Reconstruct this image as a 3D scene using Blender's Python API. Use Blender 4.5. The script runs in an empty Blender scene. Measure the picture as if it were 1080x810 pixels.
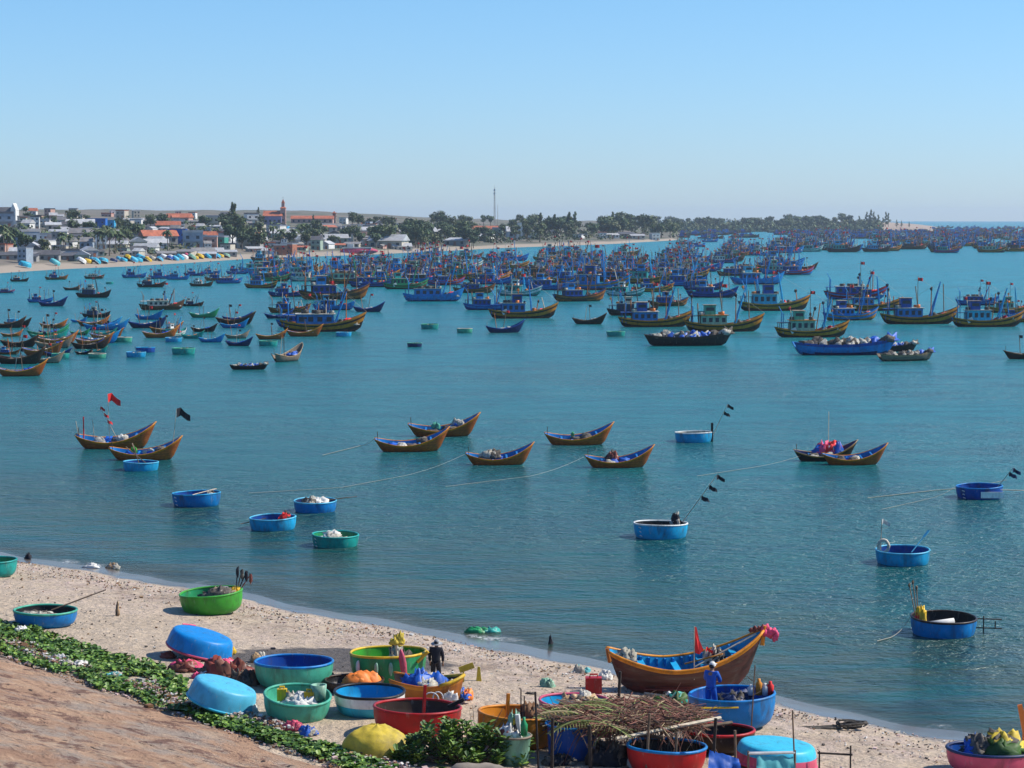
import bpy, bmesh, math, random
import numpy as np
from mathutils import Vector, Matrix, noise
R = math.radians
PI = math.pi
random.seed(7)
sc = bpy.context.scene
C = sc.collection

# ------------------------------------------------------------------ camera
H = 16.0; F = 2400.0; HY = 229.0
TH = math.atan((405 - HY) / F)
cd = bpy.data.cameras.new('camera'); cam = bpy.data.objects.new('camera', cd); C.objects.link(cam)
cam.location = (0, 0, H); cam.rotation_euler = (PI/2 - TH, 0, 0)
cd.sensor_width = 36; cd.lens = 36 * F / 1080
cd.clip_start = 0.5; cd.clip_end = 30000
sc.camera = cam

def ray(px, py):
    u = (px - 540) / F; v = (405 - py) / F
    d = Vector((u, math.cos(TH) + v*math.sin(TH), -math.sin(TH) + v*math.cos(TH)))
    return d
def atz(px, py, z=0.0):
    d = ray(px, py); k = (z - H) / d.z
    return Vector((d.x*k, d.y*k, z))
def ppm(p):                       # photo pixels per metre at a point
    dep = p[1]*math.cos(TH) - (p[2]-H)*math.sin(TH)
    return F / dep

# ------------------------------------------------------------------ terrain functions
SH = [(-900,440),(-400,510),(-200,545),(0,581),(100,599),(185,614.5),(250,625),(330,640),(430,657),(500,670),(560,684),(620,697),(700,714),
      (800,733),(860,744),(930,757),(1000,768),(1080,781),(1200,802),(1400,850),(1700,930)]
SHW = [atz(a, b) for a, b in SH]
SX = np.array([p.x for p in SHW]); SY = np.array([p.y for p in SHW])
def shore_s(x, y):
    x = np.asarray(x, float); y = np.asarray(y, float)
    ys = np.interp(x, SX, SY); sl = (np.interp(x+1.5, SX, SY) - np.interp(x-1.5, SX, SY)) / 3
    ys = ys + .25*np.sin(x*.9) + .15*np.sin(x*2.3+1) + .4*np.sin(x*.31)
    return (ys - y) / np.sqrt(1 + sl*sl)
def beach_z(x, y):
    s = shore_s(x, y)
    return np.where(s > 0, 1.3*(1-np.exp(-np.maximum(s,0)/9)), np.maximum(s*.11, -4)) 
T1 = atz(0, 690, 1.12); T2 = atz(360, 811, 1.12)
tl = Vector((T2.x-T1.x, T2.y-T1.y)).normalized(); tn = Vector((tl.y, -tl.x))
if tn.y > 0: tn = -tn
camd = (Vector((0,0)) - Vector((T1.x,T1.y))).dot(tn)
BSL = .20
def bank_st(x, y):
    return (x-T1.x)*tl.x + (y-T1.y)*tl.y, (x-T1.x)*tn.x + (y-T1.y)*tn.y
def ground(x, y):
    z = float(beach_z(x, y)); t, s = bank_st(x, y)
    if s > 0: z = max(z, min(1.12 + BSL*s, 14.2))
    return z
def at(px, py):
    d = ray(px, py); lo, hi = 30., 400.
    k = lo
    while k < hi:
        p = Vector((0,0,H)) + d*k
        if p.z < ground(p.x, p.y): break
        k += .5
    a, b = k-.5, k
    for _ in range(14):
        m = (a+b)/2; p = Vector((0,0,H)) + d*m
        if p.z < ground(p.x, p.y): b = m
        else: a = m
    p = Vector((0,0,H)) + d*b
    return Vector((p.x, p.y, ground(p.x, p.y)))

# ------------------------------------------------------------------ materials
MATS = {}
def nodes(m):
    m.use_nodes = True; nt = m.node_tree; nt.nodes.clear(); return nt
def N(nt, t, **kw):
    n = nt.nodes.new(t)
    for k, v in kw.items(): setattr(n, k, v)
    return n
def mat(name, col, rough=.6, var=.22, scale=3., bump=0., stain=None, sfac=.35, spec=.4, sscale=1.3, metal=0, stretch=None):
    key = name
    if key in MATS: return MATS[key]
    m = bpy.data.materials.new(name); nt = nodes(m); L = nt.links.new
    out = N(nt,'ShaderNodeOutputMaterial'); b = N(nt,'ShaderNodeBsdfPrincipled'); L(b.outputs[0], out.inputs[0])
    tc = N(nt,'ShaderNodeTexCoord'); src = tc.outputs['Object']
    if stretch:
        mp = N(nt,'ShaderNodeMapping'); mp.inputs['Scale'].default_value = stretch; L(src, mp.inputs[0]); src = mp.outputs[0]
    n1 = N(nt,'ShaderNodeTexNoise'); n1.inputs['Scale'].default_value = scale; n1.inputs['Detail'].default_value = 5; L(src, n1.inputs['Vector'])
    oi = N(nt,'ShaderNodeObjectInfo')
    mr = N(nt,'ShaderNodeMapRange'); mr.inputs[1].default_value=.3; mr.inputs[2].default_value=.7
    mr.inputs[3].default_value = 1-var; mr.inputs[4].default_value = 1+var; L(n1.outputs[0], mr.inputs[0])
    mr2 = N(nt,'ShaderNodeMapRange'); mr2.inputs[3].default_value=1-var*.5; mr2.inputs[4].default_value=1+var*.5; L(oi.outputs['Random'], mr2.inputs[0])
    mu = N(nt,'ShaderNodeMath', operation='MULTIPLY'); L(mr.outputs[0], mu.inputs[0]); L(mr2.outputs[0], mu.inputs[1])
    vm = N(nt,'ShaderNodeVectorMath', operation='SCALE'); vm.inputs[0].default_value = col[:3]; L(mu.outputs[0], vm.inputs['Scale'])
    last = vm.outputs[0]
    if name.startswith('paint_'):
        mq=N(nt,'ShaderNodeMapping'); mq.inputs['Scale'].default_value=(1.3,1.3,.38); L(src,mq.inputs[0]); src=mq.outputs[0]
        n3=N(nt,'ShaderNodeTexNoise'); n3.inputs['Scale'].default_value=5; n3.inputs['Detail'].default_value=8; n3.inputs['Roughness'].default_value=.75; L(src,n3.inputs['Vector'])
        r3=N(nt,'ShaderNodeMapRange'); r3.inputs[1].default_value=.58; r3.inputs[2].default_value=.66; r3.inputs[4].default_value=.28; L(n3.outputs[0],r3.inputs[0])
        m3=N(nt,'ShaderNodeMix',data_type='RGBA'); L(r3.outputs[0],m3.inputs[0]); L(last,m3.inputs[6]); m3.inputs[7].default_value=(.38,.37,.33,1); last=m3.outputs[2]
    if stain:
        n2 = N(nt,'ShaderNodeTexNoise'); n2.inputs['Scale'].default_value = sscale; n2.inputs['Detail'].default_value = 8; n2.inputs['Roughness'].default_value=.7
        L(src, n2.inputs['Vector'])
        r2 = N(nt,'ShaderNodeMapRange'); r2.inputs[1].default_value=.5; r2.inputs[2].default_value=.68; r2.inputs[4].default_value=sfac; L(n2.outputs[0], r2.inputs[0])
        mx = N(nt,'ShaderNodeMix', data_type='RGBA'); L(r2.outputs[0], mx.inputs[0]); L(last, mx.inputs[6]); mx.inputs[7].default_value = (*stain, 1)
        last = mx.outputs[2]
    L(last, b.inputs['Base Color'])
    b.inputs['Roughness'].default_value = rough; b.inputs['Specular IOR Level'].default_value = spec; b.inputs['Metallic'].default_value = metal
    if bump:
        bp = N(nt,'ShaderNodeBump'); bp.inputs['Strength'].default_value = bump; bp.inputs['Distance'].default_value=.03; L(n1.outputs[0], bp.inputs['Height']); L(bp.outputs[0], b.inputs['Normal'])
    MATS[key] = m; return m
DIRT = (.05,.035,.02)
def paint(name, col, rough=.45, sf=.6): return mat('paint_'+name, col, rough, .2, 2.2, .25, DIRT, sf, .28, 1.6)
P = dict(
 blue=paint('blue',(.004,.19,.50)), sky=paint('sky_blue',(.01,.32,.58)), deep=paint('deep_blue',(.006,.065,.31)),
 navy=paint('navy',(.008,.025,.10)), teal=paint('teal',(.01,.30,.26)), green=paint('green',(.045,.30,.03)), mint=paint('mint',(.06,.36,.24)),
 bottle=paint('bottle_green',(.02,.26,.10)), cyan=paint('cyan',(.04,.42,.58)), lightblue=paint('light_blue',(.08,.42,.60)),
 red=paint('red',(.42,.012,.014)), pink=paint('pink',(.55,.08,.14)), orange=paint('orange',(.58,.21,.015)), rust=paint('rust_orange',(.42,.13,.02)),
 yellow=paint('yellow',(.66,.42,.02)), white=paint('white',(.72,.72,.68)), cream=paint('cream',(.55,.5,.4)), black=paint('black',(.012,.012,.014)),
 brown=paint('brown',(.12,.05,.02)), darkbrown=paint('dark_brown',(.035,.02,.014)), ochre=paint('ochre',(.56,.21,.018)), keel=paint('keel_red',(.22,.05,.035)),
 grey=paint('grey',(.25,.25,.25)), palegreen=paint('pale_green',(.22,.42,.30)), tan=paint('tan',(.38,.25,.13)))
P['boatwood'] = mat('orange_boat_wood', (.42,.105,.018), .5, .4, 2.5, .3, (.05,.02,.012), .55, .4, 1.2, 0, (1,4,6))
P['greywood'] = mat('weathered_wood', (.25,.2,.15), .85, .3, 4, .4, (.06,.04,.03), .5, .2, 1.5, 0, (1,4,4))
P['redwood'] = mat('red_brown_hull_wood', (.085,.026,.017), .45, .35, 1.6, .35, (.16,.12,.085), .55, .45, 1.1, 0, (.7,3,5))
P['gold'] = paint('gunwale_gold', (.68,.25,.018))
P['wood'] = mat('pole_wood', (.16,.11,.07), .85, .3, 6, .4)
P['darkpole'] = mat('dark_pole', (.03,.022,.018), .85, .3, 6, .4)
P['bamboo'] = mat('pale_bamboo', (.5,.42,.3), .7, .25, 6)
P['shell'] = mat('shell_pink', (.50,.36,.32), .8, .3, 4)
P['rope'] = mat('rope', (.33,.31,.25), .9, .2, 8)
P['net'] = mat('dark_net', (.09,.08,.07), .95, .5, 9, .6, (.3,.27,.2), .5, .2, 4)
P['palenet'] = mat('pale_net', (.42,.40,.34), .95, .4, 9, .6, (.1,.08,.06), .6, .2, 4)
P['bluetarp'] = mat('blue_tarp', (.01,.09,.42), .5, .25, 4, .4)
P['tealtarp'] = mat('teal_tarp', (.10,.42,.44), .5, .25, 4, .4)
P['yellowtarp'] = mat('yellow_tarp', (.58,.43,.04), .65, .3, 3, .8, (.16,.12,.05), .8)
P['orangetarp'] = mat('orange_tarp', (.75,.2,.03), .55, .2, 4, .4)
P['redcloth'] = mat('red_cloth', (.7,.02,.02), .7, .15, 4)
P['pinkcloth'] = mat('pink_cloth', (.75,.08,.18), .7, .3, 5)
P['blackcloth'] = mat('black_cloth', (.012,.013,.02), .8, .2, 4)
P['whitecloth'] = mat('white_cloth', (.62,.61,.58), .8, .15, 4)
P['foam'] = mat('white_foam', (.62,.61,.57), .8, .1, 4)
P['skin'] = mat('skin', (.28,.15,.09), .6, .05, 4)
P['rubber'] = mat('black_rubber', (.015,.015,.015), .7, .2, 4)
P['glass'] = mat('dark_window', (.03,.04,.05), .25, .1, 1)
P['leaf1'] = mat('creeper_leaf_mid', (.085,.175,.02), .55, .3, 2); P['leaf2'] = mat('creeper_leaf_bright', (.17,.27,.035), .5, .3, 2); P['leaf3'] = mat('creeper_leaf_dark', (.035,.09,.013), .6, .3, 2)
P['dryleaf'] = mat('dry_leaf', (.22,.11,.05), .8, .4, 3)
P['frond1'] = mat('dry_frond_brown', (.12,.07,.045), .85, .4, 4); P['frond2'] = mat('dry_frond_straw', (.36,.27,.15), .85, .4, 4); P['frond3'] = mat('frond_green', (.2,.23,.07), .8, .3, 4); P['frond4'] = mat('dry_frond_red', (.16,.065,.045), .85, .4, 4)
P['crown1'] = mat('crown_dark', (.04,.07,.028), .8, .4, .4); P['crown2'] = mat('crown_mid', (.075,.11,.04), .8, .4, .4); P['crown3'] = mat('crown_olive', (.12,.13,.055), .8, .4, .4)
P['trunk'] = mat('trunk_bark', (.13,.1,.075), .9, .3, 3)
P['rock'] = mat('grey_rock', (.24,.2,.16), .9, .3, 2, .6, (.1,.08,.06), .5)
P['tile'] = mat('red_roof_tile', (.42,.13,.07), .8, .25, .8, 0, (.15,.08,.05), .5, .3, .3)
P['tin'] = mat('grey_tin_roof', (.22,.21,.2), .6, .3, .6, 0, (.16,.09,.06), .6, .3, .3)
P['tin2'] = mat('pale_tin_roof', (.45,.45,.44), .5, .25, .6, 0, (.2,.12,.08), .5, .3, .3)
P['tin3'] = mat('dark_tin_roof', (.09,.085,.085), .6, .3, .6)
for nm, c in dict(hw=(.66,.65,.61), hc=(.5,.45,.36), hb=(.30,.36,.42), hp=(.5,.30,.24), hg=(.3,.38,.3), hgr=(.3,.29,.27), hbl=(.02,.13,.45), hcy=(.04,.36,.6), hli=(.30,.27,.42), hbr=(.32,.13,.08), hgn=(.05,.25,.2), hye=(.55,.48,.2)).items():
    P[nm] = mat('house_wall_'+nm, c, .85, .15, .5, 0, (.16,.13,.10), .4, .2, .35)

# ------------------------------------------------------------------ mesh builder
class MB:
    def __init__(s): s.v=[]; s.f=[]; s.m=[]
    def add(s, vs, fs, mi=0):
        o=len(s.v); s.v += [tuple(v) for v in vs]
        for f in fs: s.f.append(tuple(i+o for i in f)); s.m.append(mi)
    def box(s, c, d, rot=None, mi=0, taper=1.0):
        x,y,z=[q/2 for q in d]; vs=[]
        for k in (-1,1):
            for j in (-1,1):
                for i in (-1,1):
                    t = taper if k==1 else 1
                    vs.append(Vector((i*x*t,j*y*t,k*z)))
        if rot is not None: vs=[rot@v for v in vs]
        vs=[v+Vector(c) for v in vs]
        s.add(vs,[(0,2,3,1),(4,5,7,6),(0,1,5,4),(1,3,7,5),(3,2,6,7),(2,0,4,6)],mi)
    def tube(s, pts, r, n=6, mi=0, closed=False, cap=True):
        pts=[Vector(p) for p in pts]; m=len(pts); rr = r if isinstance(r,(list,tuple)) else [r]*m
        o=len(s.v); up=Vector((0,0,1))
        for i,p in enumerate(pts):
            a=pts[(i-1)%m] if (closed or i>0) else p; b=pts[(i+1)%m] if (closed or i<m-1) else p
            d=(b-a); d = d.normalized() if d.length>1e-9 else up
            u = d.cross(up)
            if u.length<.1: u=d.cross(Vector((0,1,0)))
            u.normalize(); w=d.cross(u)
            for k in range(n):
                an=2*PI*k/n; s.v.append(tuple(p+(u*math.cos(an)+w*math.sin(an))*rr[i]))
        for i in range(m if closed else m-1):
            for k in range(n):
                a=o+i*n+k; b=o+i*n+(k+1)%n; c=o+((i+1)%m)*n+(k+1)%n; d=o+((i+1)%m)*n+k
                s.f.append((a,b,c,d)); s.m.append(mi)
        if cap and not closed:
            s.f.append(tuple(o+k for k in range(n))[::-1]); s.m.append(mi)
            s.f.append(tuple(o+(m-1)*n+k for k in range(n))); s.m.append(mi)
    def lathe(s, prof, n=32, mi=0, rf=None, M=None, mis=None):
        o=len(s.v)
        for (r,z) in prof:
            for k in range(n):
                a=2*PI*k/n; q = r*(rf(a) if rf else 1)
                v=Vector((q*math.cos(a),q*math.sin(a),z)); s.v.append(tuple(M@v if M else v))
        for i in range(len(prof)-1):
            for k in range(n):
                s.f.append((o+i*n+k,o+i*n+(k+1)%n,o+(i+1)*n+(k+1)%n,o+(i+1)*n+k)); s.m.append(mis[i] if mis else mi)
    def disc(s, c, r, n=16, mi=0):
        s.add([(c[0]+r*math.cos(2*PI*k/n), c[1]+r*math.sin(2*PI*k/n), c[2]) for k in range(n)],[tuple(range(n))],mi)
    def blob(s, c, rad, seed=0, amp=.25, n=10, m=7, mi=0, fr=1.6, flat=False):
        o=len(s.v); c=Vector(c); ring=[]
        vs=[];
        for i in range(m+1):
            ph=PI*i/m
            for k in range(n):
                a=2*PI*k/n; d=Vector((math.sin(ph)*math.cos(a),math.sin(ph)*math.sin(a),math.cos(ph)))
                q=1+amp*noise.noise(d*fr+Vector((seed*3.1,seed*1.7,0)))*2
                v=Vector((d.x*rad[0],d.y*rad[1],d.z*rad[2]))*q
                if flat and v.z<0: v.z*=.15
                vs.append(c+v)
        fs=[]
        for i in range(m):
            for k in range(n): fs.append((i*n+k,(i+1)*n+k,(i+1)*n+(k+1)%n,i*n+(k+1)%n))
        s.add(vs,fs,mi)
    def build(s, name, mats, parent=None, smooth=False, loc=None, rot=None):
        me=bpy.data.meshes.new(name); me.from_pydata(s.v,[],s.f)
        if not isinstance(mats,(list,tuple)): mats=[mats]
        for m in mats: me.materials.append(P[m] if isinstance(m,str) else m)
        me.polygons.foreach_set('material_index', s.m)
        if smooth: me.polygons.foreach_set('use_smooth',[True]*len(s.f))
        me.update()
        o=bpy.data.objects.new(name,me); C.objects.link(o)
        if parent: o.parent=parent
        if loc is not None: o.location=loc
        if rot is not None: o.rotation_euler=rot
        return o
LABELS={}
def tag(o,label=None,cat=None,group=None,kind=None):
    if label:
        if label in LABELS and not group: print('DUPLABEL',label)
        LABELS[label]=1
        w=len(label.split())
        if w<4 or w>16: print('LABELLEN',w,label)
        o['label']=label
    if cat: o['category']=cat
    if group: o['group']=group
    if kind: o['kind']=kind
    return o
def empty(name,loc,rot=(0,0,0),sc_=1):
    o=bpy.data.objects.new(name,None); C.objects.link(o); o.location=loc; o.rotation_euler=rot; o.scale=(sc_,)*3; o.empty_display_size=.2; return o
def copy_tree(o,parent=None):
    c=o.copy(); C.objects.link(c)
    if parent: c.parent=parent; c.matrix_parent_inverse=o.matrix_parent_inverse
    for ch in KIDS.get(o.name, []): copy_tree(ch,c)
    return c
KIDS={}
def freeze(o):
    KIDS[o.name]=list(o.children)
    for c in o.children: freeze(c)
def kill(o):
    for c in KIDS.get(o.name, list(o.children)): kill(c)
    bpy.data.objects.remove(o)
def base(n): return n.split('.')[0]
def recolor(o,scheme):
    for ch in o.children:
        b=base(ch.name)
        if b in scheme:
            ms=scheme[b]; ms = ms if isinstance(ms,(list,tuple)) else [ms]
            for i,m in enumerate(ms):
                if i<len(ch.material_slots) and m:
                    ch.material_slots[i].link='OBJECT'; ch.material_slots[i].material=P[m]
        recolor(ch,scheme)
ORD=['first','second','third','fourth','fifth','sixth','seventh','eighth','ninth','tenth','eleventh','twelfth','13th','14th','15th','16th','17th','18th','19th','20th','21st','22nd','23rd','24th','25th','26th','27th','28th','29th','30th']
def auto_label(items, cat, group):     # items: (obj, px, desc, zone)
    d={}
    for it in items: d.setdefault((it[2],it[3]),[]).append(it)
    for (desc,zone),L in d.items():
        L.sort(key=lambda t:t[1])
        for i,it in enumerate(L):
            lab = f"{desc} {zone}" if len(L)==1 else f"{desc}, {ORD[i]} from left {zone}"
            tag(it[0],lab,cat,group)

# ------------------------------------------------------------------ setting: beach
def grid_mesh(name, X, Y, Z, mats, attrs=None, smooth=True):
    nr,nc=X.shape
    v=np.stack([X,Y,Z],-1).reshape(-1,3)
    i=np.arange(nr*nc).reshape(nr,nc)
    f=np.stack([i[:-1,:-1],i[:-1,1:],i[1:,1:],i[1:,:-1]],-1).reshape(-1,4)
    me=bpy.data.meshes.new(name); me.from_pydata(v.tolist(),[],f.tolist())
    me.materials.append(mats)
    for k,a in (attrs or {}).items():
        at_=me.attributes.new(k,'FLOAT','POINT'); at_.data.foreach_set('value',a.reshape(-1).astype(np.float32))
    if smooth: me.polygons.foreach_set('use_smooth',[True]*len(me.polygons))
    me.update(); me.validate()
    # make sure normals point up
    if me.polygons[0].normal.z<0: me.flip_normals()
    o=bpy.data.objects.new(name,me); C.objects.link(o); o['kind']='structure'; return o

def sand_material():
    m=bpy.data.materials.new('beach_sand'); nt=nodes(m); L=nt.links.new
    out=N(nt,'ShaderNodeOutputMaterial'); b=N(nt,'ShaderNodeBsdfPrincipled'); L(b.outputs[0],out.inputs[0])
    tc=N(nt,'ShaderNodeTexCoord'); ob=tc.outputs['Object']
    at_=N(nt,'ShaderNodeAttribute',attribute_name='shore'); S=at_.outputs['Fac']
    def noi(scale,det=6,rough=.6,st=None):
        n=N(nt,'ShaderNodeTexNoise'); n.inputs['Scale'].default_value=scale; n.inputs['Detail'].default_value=det; n.inputs['Roughness'].default_value=rough
        s_=ob
        if st: mp=N(nt,'ShaderNodeMapping'); mp.inputs['Scale'].default_value=st; mp.inputs['Rotation'].default_value=(0,0,R(52)); L(ob,mp.inputs[0]); s_=mp.outputs[0]
        L(s_,n.inputs['Vector']); return n.outputs[0]
    def rng(x,a,b_,c=0,d=1):
        r=N(nt,'ShaderNodeMapRange'); L(x,r.inputs[0]); r.inputs[1].default_value=a; r.inputs[2].default_value=b_; r.inputs[3].default_value=c; r.inputs[4].default_value=d; return r.outputs[0]
    def mix(f,a,b_):
        x=N(nt,'ShaderNodeMix',data_type='RGBA'); L(f,x.inputs[0])
        for s_,q in ((6,a),(7,b_)):
            if isinstance(q,tuple): x.inputs[s_].default_value=(*q,1)
            else: L(q,x.inputs[s_])
        return x.outputs[2]
    def mul(a,b_):
        x=N(nt,'ShaderNodeMath',operation='MULTIPLY'); L(a,x.inputs[0])
        if isinstance(b_,float): x.inputs[1].default_value=b_
        else: L(b_,x.inputs[1])
        return x.outputs[0]
    def addn(a,b_):
        x=N(nt,'ShaderNodeMath',operation='ADD'); L(a,x.inputs[0]); L(b_,x.inputs[1]); return x.outputs[0]
    c=mix(rng(noi(.35),.35,.65),(.50,.385,.26),(.60,.47,.33))
    c=mix(rng(noi(2.2,8,.75),.42,.62,0,.55),c,(.33,.26,.20))
    # crushed shell band, pinkish
    band=mul(rng(S,1.6,3.2),rng(S,11,6.5))
    c=mix(mul(band,rng(noi(.9,8,.7),.44,.6,0,.75)),c,(.55,.42,.34))
    # coarse speckle of shells and gravel
    c=mix(mul(rng(S,2.0,2.8),rng(noi(9,3,.8),.6,.68,0,.8)),c,(.70,.62,.55))
    c=mix(mul(mul(rng(S,1.8,2.6),rng(S,22,5,.35,1)),rng(noi(4.5,6,.8),.54,.62,0,.75)),c,(.13,.09,.06))
    wr=mul(mul(rng(S,3.4,4.6),rng(S,8.5,5.5)),rng(noi(.7,7,.75),.47,.6,0,.75)); c=mix(wr,c,(.24,.165,.115))
    # dark muddy patch marked on the mesh
    mud=N(nt,'ShaderNodeAttribute',attribute_name='mud').outputs['Fac']
    mudn=rng(addn(mul(noi(.9,6,.6,(1,1,1)),.9),mud),.78,.95)
    c=mix(mul(mudn,.9),c,mix(rng(noi(3,6,.7),.4,.65),(.03,.028,.03),(.085,.075,.07)))
    # wet sand
    wn=addn(S,mul(noi(.6),1.6)); wet=rng(wn,3.3,2.7)
    c=mix(wet,c,(.13,.11,.09))
    L(c,b.inputs['Base Color'])
    rr=rng(wet,0,1,.9,.22); L(rr,b.inputs['Roughness'])
    bp=N(nt,'ShaderNodeBump'); bp.inputs['Distance'].default_value=.34; bp.inputs['Strength'].default_value=.9
    dry=rng(wn,2.7,3.3); L(mul(addn(noi(1.8,8,.65),mul(noi(4.5,3,.6),.28)),dry),bp.inputs['Height']); L(bp.outputs[0],b.inputs['Normal'])
    return m
xs=np.concatenate([np.arange(-90,-30,1.5),np.arange(-30,30,.28),np.arange(30,90,1.5)]); ysg=np.concatenate([np.arange(-30,50,2.),np.arange(50,112,.28),np.arange(112,170,2.)])
X,Y=np.meshgrid(xs,ysg); S=shore_s(X,Y); Z=beach_z(X,Y)
rng_=np.random.default_rng(3)
nz=np.array([noise.fractal(Vector((a*.5,b*.5,0)),1,2,3) for a,b in zip(X.ravel(),Y.ravel())]).reshape(X.shape)
Z=Z+np.where(S>1.5,.05,.015)*nz*np.clip(S,0,1)
ma=at(235,694); mb=at(455,690); mc=at(340,712)
mcc=at(345,696); mcx,mcy=mcc.x,mcc.y
mud=np.exp(-(((X-mcx)/4.2)**2+((Y-mcy)/2.6)**2)**1.5)
grid_mesh('beach',X,Y,Z,sand_material(),{'shore':S,'mud':mud})

# embankment
def bank_material():
    m=bpy.data.materials.new('embankment_concrete'); nt=nodes(m); L=nt.links.new
    out=N(nt,'ShaderNodeOutputMaterial'); b=N(nt,'ShaderNodeBsdfPrincipled'); L(b.outputs[0],out.inputs[0])
    uv=N(nt,'ShaderNodeAttribute',attribute_name='bt').outputs['Fac']; vv=N(nt,'ShaderNodeAttribute',attribute_name='bs').outputs['Fac']
    def noi(su,sv,det=6,rough=.65,shear=.0,off=0):
        cx=N(nt,'ShaderNodeCombineXYZ')
        a=N(nt,'ShaderNodeMath',operation='MULTIPLY_ADD'); L(vv,a.inputs[0]); a.inputs[1].default_value=shear; L(uv,a.inputs[2])
        a2=N(nt,'ShaderNodeMath',operation='MULTIPLY'); L(a.outputs[0],a2.inputs[0]); a2.inputs[1].default_value=su
        a3=N(nt,'ShaderNodeMath',operation='MULTIPLY'); L(vv,a3.inputs[0]); a3.inputs[1].default_value=sv
        L(a2.outputs[0],cx.inputs[0]); L(a3.outputs[0],cx.inputs[1]); cx.inputs[2].default_value=off
        n=N(nt,'ShaderNodeTexNoise'); n.inputs['Scale'].default_value=1; n.inputs['Detail'].default_value=det; n.inputs['Roughness'].default_value=rough; n.inputs['Distortion'].default_value=.4
        L(cx.outputs[0],n.inputs['Vector']); return n.outputs[0]
    def rng(x,a,b_,c=0,d=1):
        r=N(nt,'ShaderNodeMapRange'); L(x,r.inputs[0]); r.inputs[1].default_value=a; r.inputs[2].default_value=b_; r.inputs[3].default_value=c; r.inputs[4].default_value=d; return r.outputs[0]
    def mix(f,a,b_):
        x=N(nt,'ShaderNodeMix',data_type='RGBA'); L(f,x.inputs[0])
        for s_,q in ((6,a),(7,b_)):
            if isinstance(q,tuple): x.inputs[s_].default_value=(*q,1)
            else: L(q,x.inputs[s_])
        return x.outputs[2]
    c=mix(rng(noi(.22,.30,5,.6),.38,.62),(.57,.36,.225),(.43,.255,.16))
    c=mix(rng(noi(.4,.6,6,.7,.0,9),.47,.6,0,.9),c,(.42,.34,.27))
    c=mix(rng(noi(.6,.9,7,.75,0,21),.53,.58,0,.85),c,(.19,.10,.075))
    c=mix(rng(noi(.8,1.2,6,.75,0,5),.55,.62,0,.8),c,(.56,.40,.27))
    c=mix(rng(noi(1.5,2.4,4,.7,0,35),.62,.66,0,.95),c,(.045,.033,.028))
    L(c,b.inputs['Base Color']); b.inputs['Roughness'].default_value=.95; b.inputs['Specular IOR Level'].default_value=.2
    bp=N(nt,'ShaderNodeBump'); bp.inputs['Distance'].default_value=.5; bp.inputs['Strength'].default_value=1; L(noi(.9,1.5,9,.72,0,3),bp.inputs['Height']); L(bp.outputs[0],b.inputs['Normal'])
    return m
ts=np.concatenate([np.arange(-60,-10,2),np.arange(-10,40,.35),np.arange(40,110,2.)]); ss=np.concatenate([np.arange(-1.2,14,.3),np.arange(14,camd-1,1.),[camd-1,camd+12]])
TT,SS=np.meshgrid(ts,ss)
wob=np.array([noise.fractal(Vector((a*.3,b*.9,4)),1,2,4) for a,b in zip(TT.ravel(),SS.ravel())]).reshape(TT.shape)
X=T1.x+tl.x*TT+tn.x*SS; Y=T1.y+tl.y*TT+tn.y*SS; Z=np.minimum(1.12+BSL*SS,14.2)+wob*.09
grid_mesh('embankment',X,Y,Z,bank_material(),{'bt':TT,'bs':SS})

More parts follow.
